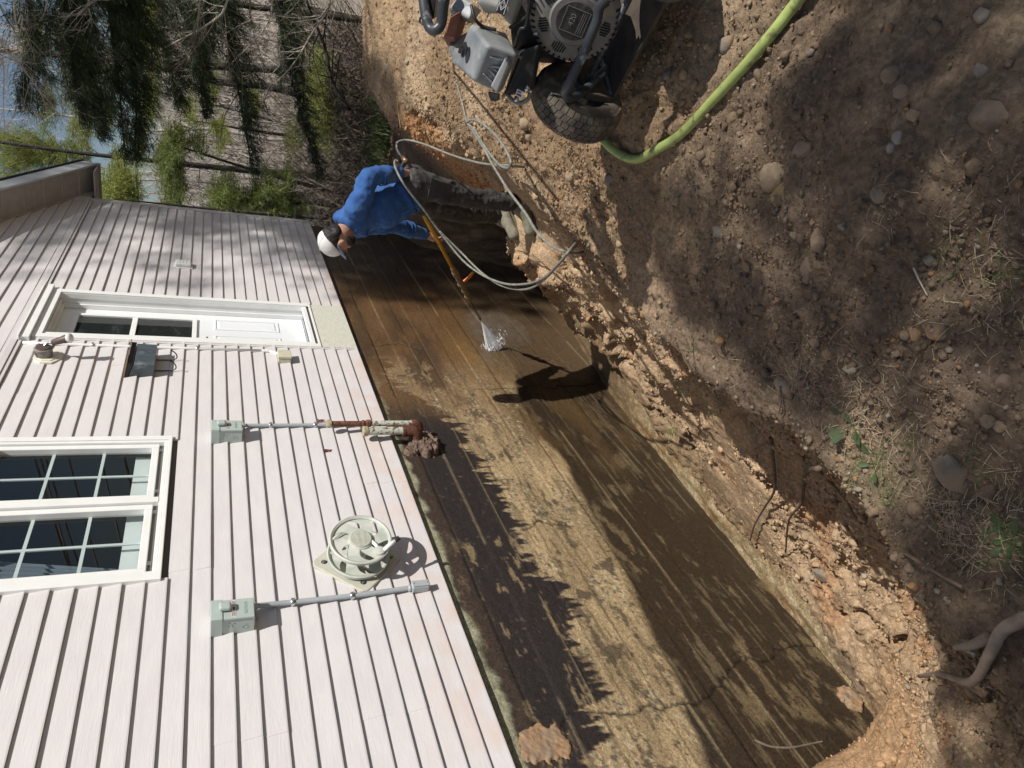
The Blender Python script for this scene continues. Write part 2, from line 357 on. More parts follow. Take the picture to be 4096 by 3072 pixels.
# ================================================================ the house
WY = 2.8
house = thing('house', 'long house clad in pinkish white vinyl siding above a bare concrete foundation', 'house', (4.6, WY, -1.26))
def Wp(x, z, off=0): return Vector((x, WY-off, z))
EXPO = .1012; Z0 = -1.259
def rake(x): return 1.465+(9.776-x)*.44 if x > 4.575 else 1.465+(9.776-4.575)*.44-(4.575-x)*.44
def panel(xa, xb, z0, z1=None, xat=None, xbt=None, lift=0, seed=0):
    z1 = z1 or z0+EXPO; xat = xa if xat is None else xat; xbt = xb if xbt is None else xbt
    n = max(2, int((xb-xa)/.22)+1); V = []; Fc = []; r = random.Random(seed); ph = r.random()*9
    sec = [(0, z1, 1), (.0045, z1, 1), (.0195, z0+.006, 0), (.019, z0, 0), (.001, z0+.001, 0)]
    for i in range(n+1):
        t = i/n; wob = .0012*math.sin(ph+t*(xb-xa)*2.7)+.0007*math.sin(ph*3+t*(xb-xa)*9)
        for (o, z, k) in sec:
            x = (xa+(xb-xa)*t) if not k else (xat+(xbt-xat)*t)
            V.append((x, WY-o-lift-(wob if o > .01 else 0), z+(wob*.6 if o > .01 else 0)))
    for i in range(n):
        for k in range(4): a = i*5+k; Fc.append((a, a+1, a+6, a+5))
    Fc.append((0, 1, 2, 3, 4)); Fc.append(tuple(n*5+k for k in (4, 3, 2, 1, 0)))
    b = MB(); b.add(V, Fc); return b.build('siding_panel', M_SID, house)
OPEN = [(3.05, 4.352, .205, 1.205), (5.835, 6.81, -1.30, 1.275)]
SEAMS = [[3.79, 7.4], [2.05, 5.1, 8.6], [4.46, 7.9], [2.05, 5.6, 8.3], [3.1, 7.2], [4.93, 8.8], [2.05, 5.4, 7.6], [4.93, 8.1], [5.08, 7.8]]
k = 0
while True:
    z0 = Z0+EXPO*k
    if z0 > 1.26: break
    z1 = min(z0+EXPO, 1.275)
    segs = [(-.6, 9.72)]
    for (a, b_, c, d) in OPEN:
        if z0+.06 > c and z0+.02 < d:
            new = []
            for s in segs:
                if s[1] <= a or s[0] >= b_: new.append(s)
                else: new += [(s[0], a), (b_, s[1])]
            segs = [s for s in new if s[1]-s[0] > .03]
    for sx in SEAMS[(k//3) % len(SEAMS)]:
        new = []
        for s in segs:
            if s[0]+.3 < sx < s[1]-.3: new += [(s[0], sx+.03), (sx, s[1])]
            else: new.append(s)
        segs = new
    for j, s in enumerate(segs): panel(s[0], s[1], z0, z1, lift=.0016*(j % 2), seed=k*7+j)
    k += 1
z0 = 1.372; k = 0
while z0 < 3.6:
    xr = min(9.72, 9.776-(z0+.03-1.465)/.44); xrt = min(9.72, 9.776-(z0+EXPO+.03-1.465)/.44)
    xl = max(-.57, 4.575*2-xr); xlt = max(-.57, 4.575*2-xrt)
    if xrt <= xlt: break
    if xr-xl > 5:
        sx = (3.2, 6.4, 4.9)[(k//3) % 3]
        panel(xl, sx+.03, z0, xat=xlt, seed=k+90); panel(sx, xr, z0, xbt=xrt, lift=.0016, xat=sx, seed=k+99)
    else: panel(xl, xr, z0, xat=xlt, xbt=xrt, seed=k+90)
    z0 += EXPO; k += 1
# trim
b = MB(); b.box((-.6, WY-.022, 1.276), (9.74, WY-.001, 1.300)); b.box((-.6, WY-.030, 1.302), (9.74, WY-.001, 1.345)); b.box((-.6, WY-.018, 1.347), (9.74, WY-.001, 1.371)); b.build('belly_band', M_SID, house, bevel=.002)
b = MB(); b.box((9.70, WY-.024, -1.259), (9.79, WY-.001, 1.55)); b.box((9.7665, WY, -1.259), (9.79, WY+.08, 1.50)); b.build('corner_post', M_SID, house, bevel=.003)
# walls behind the siding, with the openings left free
b = MB(); t0, t1 = WY+.002, WY+.03
def wallrects(b, x0, x1, z0, z1, holes, y0, y1):
    xs = sorted({x0, x1}|{h[i] for h in holes for i in (0, 1)}); zs = sorted({z0, z1}|{h[i] for h in holes for i in (2, 3)})
    for i in range(len(xs)-1):
        for j in range(len(zs)-1):
            cx = (xs[i]+xs[i+1])/2; cz = (zs[j]+zs[j+1])/2
            if any(h[0] < cx < h[1] and h[2] < cz < h[3] for h in holes): continue
            b.box((xs[i], y0, zs[j]), (xs[i+1], y1, zs[j+1]))
HO = [(3.11, 4.295, .265, 1.145), (5.93, 6.77, -.90, 1.185)]
wallrects(b, -.6, 9.765, -1.262, 1.42, HO, t0, t1)
b.prism([(-.6, t0, 1.42), (9.765, t0, 1.42), (4.575, t0, 3.66)], None, (0, t1-t0, 0))
b.build('sheathing_wall', M_ROOM, house)
b = MB(); b.box((9.735, WY+.04, -1.259), (9.765, WY+7.3, 1.45)); b.box((-.6, WY+.04, -1.259), (-.57, WY+7.3, 1.45)); b.box((-.6, WY+7.3, -1.259), (9.765, WY+7.33, 1.45)); b.build('outer_wall', M_SID, house)
b = MB(); b.box((2.4, WY+3.2, -1.0), (7.6, WY+3.25, 1.3)); b.box((2.4, WY+.04, -1.04), (7.6, WY+3.2, -1.0)); b.box((2.4, WY+.04, 1.3), (7.6, WY+3.2, 1.34)); b.box((2.35, WY+.04, -1.0), (2.4, WY+3.2, 1.3)); b.box((7.6, WY+.04, -1.0), (7.65, WY+3.2, 1.3)); b.box((5.2, WY+.04, -1.0), (5.25, WY+3.2, 1.3))
b.build('room', M_ROOM, house)
# rake: soffit, fascia, roof
OV = .33
def rk(x, y, dz=0): return Vector((x, y, rake(x)+dz))
for side in (1, -1):
    x = 10.16
    while x > 4.6:
        a, c = x, max(x-.298, 4.575)
        if side < 0: a, c = 9.15-a, 9.15-c
        b = MB(); b.prism([rk(a, WY-.02, -.002), rk(c, WY-.02, -.002), rk(c, WY-OV, -.002), rk(a, WY-OV, -.002)], None, (0, 0, .012))
        rx = a+(c-a)*.06
        b.prism([rk(a, WY-.02, -.012), rk(rx, WY-.02, -.012), rk(rx, WY-OV, -.012), rk(a, WY-OV, -.012)], None, (0, 0, .010))
        b.build('soffit_panel', M_SOFF, house); x -= .3
    f = lambda x: (x if side > 0 else 9.15-x)
    b = MB(); b.prism([rk(f(10.2), WY-OV-.002, -.03), rk(f(4.575), WY-OV-.002, -.03), rk(f(4.575), WY-OV-.002, .16), rk(f(10.2), WY-OV-.002, .16)], None, (0, -.022, 0)); b.build('fascia', M_FASC, house)
    b = MB(); b.prism([rk(f(9.78), WY-.03, -.03), rk(f(4.575), WY-.03, -.03), rk(f(4.575), WY-.03, .0), rk(f(9.78), WY-.03, .0)], None, (0, .02, 0)); b.build('frieze_trim', M_SOFF, house)
    b = MB(); b.prism([rk(f(10.24), WY-OV-.04, .165), rk(f(4.575), WY-OV-.04, .165), rk(f(4.575), WY+7.8, .165), rk(f(10.24), WY+7.8, .165)], None, (0, 0, .025)); b.build('roof', M_SHIN, house)
b = MB(); b.prism([(9.80, WY-OV, rake(10.2)-.02), (10.2, WY-OV, rake(10.2)-.02), (10.2, WY+7.5, rake(10.2)-.02), (9.80, WY+7.5, rake(10.2)-.02)], None, (0, 0, .012))
b.prism([(10.2, WY-OV-.02, rake(10.2)-.04), (10.22, WY-OV-.02, rake(10.2)-.04), (10.22, WY+7.5, rake(10.2)-.04), (10.2, WY+7.5, rake(10.2)-.04)], None, (0, 0, .19))
b.prism([(9.79, WY-.02, 1.30), (10.19, WY-.02, rake(10.2)-.02), (9.79, WY-.02, rake(9.79))], None, (0, -.012, 0)); b.build('eave', M_SOFF, house)

# ---- double casement window
win = MB()
X0, X1, Zb, Zt = 3.03, 4.374, .188, 1.222
def frame(b, x0, x1, z0, z1, wd, y0, y1, wb=None):
    wb = wb or wd
    b.box((x0, y0, z0), (x0+wd, y1, z1)); b.box((x1-wd, y0, z0), (x1, y1, z1))
    b.box((x0+wd, y0+.0006, z0), (x1-wd, y1, z0+wb)); b.box((x0+wd, y0+.0006, z1-wd), (x1-wd, y1, z1))
frame(win, X0, X1, Zb, Zt, .045, WY-.034, WY+.0015, .022); frame(win, X0+.046, X1-.046, Zb+.023, Zt-.046, .022, WY-.028, WY+.04)
wo_ = win.build('window', M_WHITE, house, bevel=.003)
b = MB(); b.box((3.675, WY-.030, Zb+.046), (3.72, WY+.04, Zt-.07)); b.build('mullion', M_WHITE, wo_, bevel=.002)
for (a, c) in ((3.098, 3.674), (3.721, 4.306)):
    b = MB(); frame(b, a+.003, c-.003, .262, 1.150, .040, WY-.014, WY+.036); b.build('sash', M_WHITE, wo_, bevel=.004)
    b = MB(); b.add([(a+.042, WY+.022, .300), (c-.042, WY+.022, .300), (c-.042, WY+.022, 1.112), (a+.042, WY+.022, 1.112)], [(0, 1, 2, 3)]); b.build('pane', M_GLASS, wo_)
    b = MB(); mx_ = (a+c)/2; b.box((mx_-.0085, WY+.026, .30), (mx_+.0085, WY+.034, 1.11))
    for z in (.570, .838): b.box((a+.042, WY+.0266, z-.0085), (c-.042, WY+.0334, z+.0085))
    b.build('muntin_grid', M_WHITE, wo_)
    for cx_ in (a+.07, c-.08):
        b = MB(); b.box((cx_-.013, WY-.021, .243), (cx_+.013, WY-.014, .258)); b.build('sash_clip', M_STEEL, wo_, bevel=.002)
b = MB(); b.box((3.10, WY+.085, .27), (4.30, WY+.09, .40)); b.build('blind', M_WHITE, wo_)
b = MB(); N = 40
cv = []
for i in range(N+1):
    x = 3.12+.36*i/N; cv += [(x, WY+.13+.018*math.sin(i*1.3), 1.14), (3.12+(.10+.26*.2)*i/N, WY+.13+.018*math.sin(i*1.3), .28)]
b.add(cv, [(2*i, 2*i+2, 2*i+3, 2*i+1) for i in range(N)]); b.build('curtain', M_CURT, wo_, smooth=True)

# ---- entry door
door = MB(); frame(door, 5.895, 6.805, -.905, 1.225, .05, WY-.012, WY+.035, .035); 
door.box((5.945, WY+.036, -.905), (5.955, WY+.16, 1.175)); door.box((6.762, WY+.036, -.905), (6.772, WY+.16, 1.175)); door.box((5.955, WY+.036, 1.165), (6.762, WY+.16, 1.175))
door.box((6.745, WY+.085, -.88), (6.7615, WY+.125, 1.164)); door.box((5.956, WY+.085, 1.149), (6.7445, WY+.125, 1.1645))
dr = door.build('door_frame', M_WHITE, house, bevel=.002)
b = MB(); frame(b, 5.83, 6.82, -.945, 1.228, .062, WY-.026, WY-.013, .02); b.build('door_casing', M_WHITE, dr, bevel=.003)
b = MB(); b.box((5.77, WY-.05, 1.229), (6.86, WY-.001, 1.290)); b.box((5.76, WY-.065, 1.291), (6.87, WY-.001, 1.2995)); b.build('head_casing', M_WHITE, dr, bevel=.003)
b = MB(); b.box((5.96, WY+.036, -.905), (6.761, WY+.15, -.892)); b.box((5.96, WY+.09, -.891), (6.761, WY+.14, -.875)); b.build('threshold', M_STEEL, dr, bevel=.002)
b = MB(); b.box((5.957, WY+.127, -.872), (6.760, WY+.165, 1.163)); ds = b.build('door', M_BLUEW, house, bevel=.001)
def raised(b, x0, x1, z0, z1, y):
    b.box((x0, y-.007, z0), (x1, y, z0+.014)); b.box((x0, y-.007, z1-.014), (x1, y, z1)); b.box((x0, y-.0068, z0+.014), (x0+.014, y, z1-.014)); b.box((x1-.014, y-.0068, z0+.014), (x1, y, z1-.014))
    i = .04
    b.add([(x0+.02, y, z0+.02), (x1-.02, y, z0+.02), (x1-.02, y, z1-.02), (x0+.02, y, z1-.02), (x0+i, y-.009, z0+i), (x1-i, y-.009, z0+i), (x1-i, y-.009, z1-i), (x0+i, y-.009, z1-i)], [(0,1,5,4),(1,2,6,5),(2,3,7,6),(3,0,4,7),(4,5,6,7)])
for (x0, x1) in ((6.415, 6.638), (6.068, 6.288)):
    b = MB(); raised(b, x0, x1, -.637, -.073, WY+.1268); b.build('raised_panel', M_BLUEW, ds)
b = MB(); frame(b, 6.085, 6.618, .075, 1.05, .038, WY+.108, WY+.1268); b.box((6.124, WY+.110, .557), (6.579, WY+.1268, .60)); lf = b.build('door_light_frame', M_WHITE, ds, bevel=.003)
for (z0_, z1_) in ((.114, .556), (.601, 1.011)):
    b = MB(); b.add([(6.124, WY+.120, z0_), (6.579, WY+.120, z0_), (6.579, WY+.120, z1_), (6.124, WY+.120, z1_)], [(0, 1, 2, 3)]); b.build('door_pane', M_GLASS, ds)
b = MB(); b.box((6.125, WY+.1245, .115), (6.578, WY+.1265, 1.010)); b.build('door_glass_backing', M_BLACK, ds)
b = MB(); b.lathe((6.03, WY+.126, -.015), (0, -1, 0), [(0, .028), (.01, .028), (.012, .012), (.05, .012)], 14); b.tube([(6.03, WY+.078, -.015), (6.08, WY+.076, -.012), (6.15, WY+.08, -.010)], .009, 8); b.build('door_lever', M_DARK, ds, smooth=True, auto=40)
b = MB(); b.box((5.842, WY-.016, -1.262), (6.812, WY+.001, -.948)); b.build('plywood_patch', M_PLY, house, bevel=.001)
b = MB(); b.box((5.80, WY-.020, -1.259), (5.828, WY-.001, 1.22)); b.build('trim_strip', M_SID, house, bevel=.002)

# ================================================================ foundation
FX0, FX1, FZ0, FZ1 = 1.0, 9.74, -4.25, -1.268
gx = np.arange(FX0, FX1, .010); gz = np.arange(FZ0, FZ1+.001, .010); XX, ZZ = np.meshgrid(gx, gz, indexing='ij')
def nz(sx, sz, s, o=5, g=.5): return fbm(XX*sx, ZZ*sz, s, o, g)
def ip(x, pts): return np.interp(x, [p[0] for p in pts], [p[1] for p in pts])
TAR = np.array((.024,.019,.0185)); TAN = np.array((.40,.295,.165)); OLV = np.array((.040,.029,.019)); ORA = np.array((.135,.077,.035)); MIN = np.array((.36,.35,.235)); MUD = np.array((.115,.078,.045)); PALE = np.array((.46,.38,.24)); BRN = np.array((.075,.045,.024))
C = np.zeros(XX.shape+(3,)); C[:] = BRN
def mixc(Cc, c, m): return Cc*(1-m[..., None])+np.asarray(c)*m[..., None]
base = nz(1.2, 3.5, 3, 6, .6)
C = mixc(C, ORA, sstep(.35, .65, base))
# broad zones of the wall
jagz = ip(XX, [(1.0,-1.62),(1.85,-1.66),(2.0,-1.90),(2.4,-1.90),(3.5,-1.92),(4.6,-1.88),(5.0,-1.6),(9,-1.2)])
spk = (np.abs(vnoise(XX*22, XX*0+3, 5)-.5)*.42*vnoise(XX*3, XX*0, 8)+(fbm(XX*30, ZZ*5, 6, 3)-.5)*.28+(fbm(XX*4, ZZ*2, 11, 4)-.5)*.22)
low = ip(XX, [(1.0,-2.12),(1.5,-2.19),(2.1,-2.33),(2.8,-2.42),(3.6,-2.5),(4.7,-2.57),(5.6,-2.7),(6.7,-2.9)])+(nz(2.2, 7, 21)-.5)*.24
tanm = sstep(.02, -.02, ZZ-(jagz-spk+.05))*sstep(-.05, .04, ZZ-low)*sstep(6.2, 4.9, XX+(nz(2, 2, 4)-.5)*1.2)
tanv = sstep(.30, .62, nz(2.5, 7, 9, 6, .6))
low = low+(nz(14, 50, 22, 4)-.5)*.03
C = mixc(C, OLV, sstep(.008, -.012, ZZ-low)*(.95))
streak = sstep(.545, .60, nz(3.5, 13, 31, 6, .66))*sstep(.44, .54, nz(1.6, 2.2, 33))
C = mixc(C, TAN*.42, sstep(.02, -.05, ZZ-low)*streak*.8*sstep(6.0, 3.6, XX))
C = mixc(C, TAN*.62, tanm); C = mixc(C, TAN, tanm*np.maximum(tanv, .35)*.95)
tarm = sstep(-.02, .015, ZZ-(jagz-spk+.05))*sstep(5.1, 4.5, XX+(nz(3, 5, 14)-.5)*.5)
C = mixc(C, TAR, tarm*.97)
C = mixc(C, TAN*.7, tarm*sstep(.60, .66, nz(5, 20, 41, 5, .64))*sstep(.45, .55, nz(1.4, 4, 43))*.75)
scr = sstep(.61, .655, nz(2.0, 48, 37, 5, .6))*sstep(.42, .56, nz(1.3, 3, 38)); C = mixc(C, (.24,.19,.115), sstep(.02, -.05, ZZ-low)*scr*.4*sstep(6.6, 4.6, XX))
scd = sstep(.60, .66, nz(2.4, 40, 39, 5, .62)); C = mixc(C, (.10,.07,.04), tanm*scd*.6)
blk = sstep(.60, .63, nz(9, 14, 47, 5, .66))*sstep(.40, .55, nz(1.1, 2, 48)); C = mixc(C, (.06,.045,.03), tanm*blk*.75)
browns = sstep(-1.50, -1.40, ZZ+(nz(5, 5, 44)-.5)*.06)*tarm
C = mixc(C, (.06,.040,.028), browns*.7)
strip = sstep(-1.352, -1.318, ZZ+(nz(7, 5, 51, 5)-.5)*.13+(vnoise(XX*5, XX*0, 3)-.5)*.03)*sstep(6.5, 3.5, XX)
C = mixc(C, MIN*(.55+.6*nz(30, 30, 53)[..., None]), strip*.95)
# old damp-proofing that has come off in shreds, left of the spray
px_ = sstep(5.05, 5.3, XX)*sstep(6.3, 6.0, XX); pz = sstep(-2.08, -1.92, ZZ+.12*(XX-5.6))*sstep(-1.62, -1.66, ZZ+(nz(7, 9, 61)-.5)*.35)
C = mixc(C, TAR*1.1, np.clip(px_*pz*1.3, 0, 1)*sstep(.36, .40, nz(5, 12, 62, 6, .62)))
o1 = sstep(4.4, 5.0, XX)*sstep(8.2, 7.0, XX)*sstep(-2.7, -2.3, ZZ+(nz(2, 3, 63)-.5)*.4)
C = mixc(C, ORA*1.15, o1*.55*sstep(.3, .6, nz(1.5, 5, 64)))
C = mixc(C, (.22,.13,.05), np.exp(-(((XX-5.9)/.35)**2+((ZZ+2.38)/.16)**2))*.9)
mudm = sstep(5.0, 5.8, XX)*sstep(-2.45, -2.75, ZZ+(nz(2, 2, 66)-.5)*.4)
C = mixc(C, MUD, mudm*.9)
C = mixc(C, (.10,.062,.028), sstep(3.4, 4.6, XX)*sstep(5.6, 5.0, XX)*sstep(-2.2, -2.5, ZZ)*sstep(.42, .6, nz(1.6, 3, 67))*.8)

far = sstep(7.2, 8.4, XX); C = mixc(C, (.055,.042,.034), far*.8)  # far end darkened: tree shade painted into the wall colour
# aggregate: pale and dark grit, strongest in the tan band
g1 = _h(np.floor(XX*62+vnoise(XX*80, ZZ*80, 2)).astype(int), np.floor(ZZ*62+vnoise(XX*80, ZZ*80, 3)).astype(int), 5)
rough_ = sstep(.45, .6, nz(3, 9, 71, 4))
C = mixc(C, PALE, ((g1 > .86)*tanm*rough_)*.75); C = mixc(C, (.09,.085,.07), ((g1 < .13)*tanm*rough_)*.85)
C = mixc(C, (.26,.21,.14), (g1 > .975)*(1-tanm)*.22*sstep(.4, .6, nz(4, 6, 73)))
# form-board joints, proud fins and grooves
BJ = [-1.447,-1.625,-1.80,-1.932,-2.14,-2.30,-2.46,-2.72,-2.84,-3.10,-3.35,-3.6,-3.85]
yo = np.zeros(XX.shape)
for i, z in enumerate(BJ):
    zz = z+.012*(fbm(XX*.5, XX*0, 80+i, 2)-.5)-.006*(XX-3)*(i > 5)
    up = (ZZ > zz); yo += np.where(up, 1, 0)*(.004 if i % 2 else -.004)
    on = sstep(.42, .55, vnoise(XX*1.7, XX*0, 90+i)+.3*vnoise(XX*14, XX*0, 91+i)-.1)
    line = np.exp(-((ZZ-zz)/.0055)**2)
    if i % 3 == 0: yo += line*.006*on; C = mixc(C, C*.4, line*on*.8)
    else: yo -= line*.004*on; C = mixc(C, (.30,.23,.13), line*on*.55)
def crack(pts, wd=.006):
    global C
    P = np.array(pts); m_ = np.full(XX.shape, 9.)
    jx = (fbm(XX*0, ZZ*14, 99, 4)-.5)*.10; jz = (fbm(XX*14, ZZ*0, 98, 4)-.5)*.06
    for a, b_ in zip(P[:-1], P[1:]):
        d = b_-a; t = np.clip(((XX+jx-a[0])*d[0]+(ZZ+jz-a[1])*d[1])/(d@d), 0, 1)
        m_ = np.minimum(m_, np.hypot(XX+jx-a[0]-t*d[0], ZZ+jz-a[1]-t*d[1]))
    l = np.exp(-(m_/wd)**2)
    C = mixc(C, (.015,.012,.01), l*.9); return l*.012
for pts in ([(1.856,-1.575),(1.908,-1.657),(1.917,-1.746),(1.882,-1.993),(1.861,-2.271),(1.874,-2.456),(1.993,-2.688),(2.031,-2.836),(2.039,-2.92),(2.094,-3.127),(2.092,-3.4)], [(5.19,-2.2),(5.22,-2.72),(5.32,-3.5)], [(3.3,-1.93),(3.35,-2.1),(3.28,-2.3)], [(6.0,-1.45),(6.05,-1.7),(5.98,-1.95)]): yo += crack(pts, .007)
yo += (nz(2, 4, 101, 5)-.5)*.012+(nz(26, 34, 103, 4)-.5)*.005*(1+tanm)-strip*.006
yo += tarm*-.002
V = np.stack([XX, 2.832+yo, ZZ], -1).reshape(-1, 3)
wet = np.clip(.25+.75*sstep(-2.0, -2.7, ZZ)+.4*sstep(5, 6, XX)-tanm*.3-strip*.5, 0, .9)*(1-.9*(g1 < .0))
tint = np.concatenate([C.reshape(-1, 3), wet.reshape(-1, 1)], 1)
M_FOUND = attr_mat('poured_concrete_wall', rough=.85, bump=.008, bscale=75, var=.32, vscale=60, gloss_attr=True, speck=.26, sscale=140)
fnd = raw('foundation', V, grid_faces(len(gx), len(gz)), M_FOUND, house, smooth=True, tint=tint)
b = MB(); b.box((-.6, 2.86, -4.2), (9.74, 3.1, -1.268)); b.box((9.50, 3.101, -4.2), (9.739, 10.1, -1.268)); b.build('foundation_core', M_MORT, house)
b = MB(); b.box((-.6, WY+.031, -1.30), (9.75, WY+.06, -1.255)); b.build('sill_shadow_strip', M_BLACK, house)  # black strip along the siding's shadow line, shade put into the colour

# clay stuck to the wall and a mortar block at the pipes
def lump(name, c, r, M, parent, seed, sx=1, sy=1, sz=1, amp=.4, seg=20, ring=14, fr=4):
    b = MB(); b.ball(c, (r*sx, r*sy, r*sz), seg=seg, ring=ring); V = np.array(b.v); d = V-np.array(c); L = np.linalg.norm(d, axis=1)[:, None]
    n_ = fbm(d[:, 0]/r*fr*.5+seed*3.1+d[:, 2]/r*1.7, d[:, 1]/r*fr*.5+d[:, 2]/r*fr*.5+seed, seed, 4)
    V = V+d*(amp*(n_-.5))[:, None]*2; b.v = [tuple(p) for p in V]; return b.build(name, M, parent, smooth=False)
def patch(name, cx, cz, rx, rz, thick, M, parent, seed, y0=2.832, n=54, rag=.5):
    """a ragged crust of dirt sticking to the wall"""
    u = np.linspace(-1.3, 1.3, n); U, W = np.meshgrid(u, u, indexing='ij'); X = cx+U*rx; Z = cz+W*rz
    r_ = np.hypot(U, W)+(fbm(X*16+seed, Z*16, seed, 5)-.5)*rag*2.2; m_ = sstep(1.0, .78, r_)
    hgt = m_*thick*(.45+.8*fbm(X*26, Z*26, seed+2, 4)+.35*np.clip(.5-cells(X*48, Z*48, seed), 0, 1))-(m_ < .02)*.03
    V = np.stack([X, y0-hgt, Z], -1).reshape(-1, 3); o = raw(name, V, grid_faces(n, n), M, parent, smooth=False); return o
patch('clay_smear', 1.80, -1.455, .125, .13, .017, SM['clay'], house, 3)
patch('clay_smear', 1.70, -3.27, .075, .06, .03, SM['clay'], house, 8, n=40)

# ================================================================ footing and excavated bank
JZ = [(1.3,-3.30),(3.5,-3.42),(5,-3.52),(6,-3.68),(7,-3.88),(9.8,-4.1)]
fx = np.arange(1.2, 9.75, .02); fy = np.arange(2.30, 2.85, .0125); FXX, FYY = np.meshgrid(fx, fy, indexing='ij')
fz = np.interp(FXX, [p[0] for p in JZ], [p[1] for p in JZ])+(fbm(FXX*5, FYY*9, 7, 5)-.5)*.05-.02*sstep(2.74, 2.80, FYY)+(fbm(FXX*30, FYY*30, 17, 3)-.5)*.012
fc = np.zeros(FXX.shape+(3,)); fc[:] = (.27,.205,.115)
fc = mixc(fc, (.22,.145,.07), sstep(.4, .6, fbm(FXX*3, FYY*9, 12, 5))); fc = mixc(fc, (.40,.32,.20), sstep(.52, .64, fbm(FXX*24, FYY*24, 13, 3))*.7)
fc = mixc(fc, (.15,.105,.06), sstep(4.0, 5.2, FXX)); fc = mixc(fc, (.30,.20,.11), sstep(1.9, 1.5, FXX))
ft = np.concatenate([fc.reshape(-1, 3), np.full((fc.size//3, 1), .85)], 1)
M_FOOT = attr_mat('wet_footing', rough=.8, bump=.008, bscale=60, var=.25, vscale=60, gloss_attr=True, spec=.6, speck=.35, sscale=100)
ftg = raw('footing', np.stack([FXX, FYY, fz], -1).reshape(-1, 3), grid_faces(len(fx), len(fy))[:, ::-1], M_FOOT, house, smooth=True, tint=ft)

# stations along the wall: (Y, z) from the far right of the bank, over its lip, down to the footing, and under the wall
ST = [
 (-3.0,[(-9,-1.9),(-3,-1.6),(-1,-1.55),(0,-1.55),(1.0,-1.52),(1.3,-1.55),(1.8,-1.62),(2.3,-1.7),(2.6,-1.7),(2.9,-1.7)]),
 (0.2,[(-9,-1.9),(-3,-1.6),(-1,-1.57),(0,-1.57),(1.0,-1.53),(1.25,-1.62),(1.75,-1.8),(2.2,-1.95),(2.6,-2.0),(2.9,-2.0)]),
 (0.9,[(-9,-1.9),(-3,-1.6),(-1,-1.55),(0,-1.57),(1.15,-1.86),(1.33,-2.08),(1.8,-2.36),(2.2,-2.45),(2.6,-2.35),(2.9,-2.15)]),
 (1.10,[(-9,-1.9),(-3,-1.6),(-1,-1.55),(0,-1.56),(1.08,-1.88),(1.25,-2.2),(1.75,-2.58),(2.25,-2.74),(2.6,-2.65),(2.9,-2.2)]),
 (1.34,[(-9,-1.9),(-3,-1.6),(-1,-1.54),(0,-1.55),(1.06,-1.90),(1.22,-2.26),(1.70,-2.66),(2.25,-2.96),(2.6,-2.94),(2.9,-2.35)]),
 (1.43,[(-9,-1.9),(-3,-1.6),(-1,-1.54),(0,-1.55),(1.05,-1.90),(1.20,-2.30),(1.70,-2.74),(2.2,-3.04),(2.62,-3.20),(2.9,-3.32)]),
 (2.0,[(-9,-1.9),(-3,-1.6),(-1,-1.52),(0,-1.53),(1.06,-1.91),(1.20,-2.32),(1.70,-2.77),(2.2,-3.08),(2.66,-3.30),(2.9,-3.50)]),
 (2.6,[(-9,-1.85),(-3,-1.6),(-1,-1.47),(0,-1.45),(1.05,-1.90),(1.20,-2.28),(1.70,-2.76),(2.2,-3.10),(2.68,-3.34),(2.9,-3.60)]),
 (3.1,[(-9,-1.85),(-3,-1.6),(-1,-1.46),(0,-1.46),(.98,-1.88),(1.16,-2.19),(1.68,-2.72),(2.15,-3.10),(2.66,-3.38),(2.9,-3.65)]),
 (3.8,[(-9,-1.85),(-3,-1.6),(-1,-1.48),(0,-1.50),(.85,-1.79),(1.06,-2.12),(1.58,-2.62),(2.15,-3.13),(2.66,-3.42),(2.9,-3.7)]),
 (4.4,[(-9,-1.8),(-3,-1.6),(-1,-1.50),(0,-1.52),(.79,-1.77),(1.02,-2.08),(1.45,-2.45),(2.05,-3.05),(2.70,-3.50),(2.9,-3.75)]),
 (4.8,[(-9,-1.8),(-3,-1.6),(-1,-1.50),(0,-1.53),(.72,-1.70),(1.0,-2.08),(1.20,-2.34),(1.62,-2.40),(2.50,-3.58),(2.9,-3.8)]),
 (5.6,[(-9,-1.8),(-3,-1.6),(-1,-1.50),(0,-1.53),(.71,-1.68),(.98,-2.03),(1.22,-2.33),(1.74,-2.38),(2.45,-3.62),(2.9,-3.9)]),
 (6.1,[(-9,-1.8),(-3,-1.6),(-1,-1.52),(0,-1.54),(.72,-1.60),(1.0,-1.88),(1.30,-2.32),(1.66,-2.9),(2.30,-3.75),(2.9,-4.0)]),
 (6.8,[(-9,-1.8),(-3,-1.6),(-1,-1.52),(0,-1.54),(.76,-1.60),(1.08,-1.92),(1.42,-2.42),(1.78,-3.0),(2.2,-3.8),(2.9,-4.1)]),
 (7.7,[(-9,-1.8),(-3,-1.6),(-1,-1.52),(0,-1.54),(.88,-1.62),(1.22,-1.95),(1.55,-2.4),(1.9,-2.9),(2.2,-3.7),(2.9,-4.2)]),
 (8.6,[(-9,-1.8),(-3,-1.6),(-1,-1.50),(0,-1.52),(.85,-1.60),(1.15,-1.95),(1.5,-2.4),(1.9,-2.9),(2.2,-3.4),(2.9,-4.1)]),
 (9.3,[(-9,-1.9),(-3,-1.65),(-1,-1.6),(0,-1.62),(.70,-1.72),(1.0,-2.0),(1.5,-2.3),(1.9,-2.5),(2.3,-2.6),(2.9,-2.7)]),
 (10.6,[(-9,-2.3),(-3,-2.2),(-1,-2.1),(0,-2.2),(.5,-2.3),(.8,-2.35),(1.2,-2.35),(1.7,-2.3),(2.3,-2.25),(2.9,-2.2)]),
 (11.5,[(-9,-2.9),(-3,-2.9),(-1,-2.8),(0,-2.9),(.5,-2.9),(.6,-2.9),(.8,-2.9),(1.0,-2.9),(1.6,-2.8),(2.9,-2.8)]),
]
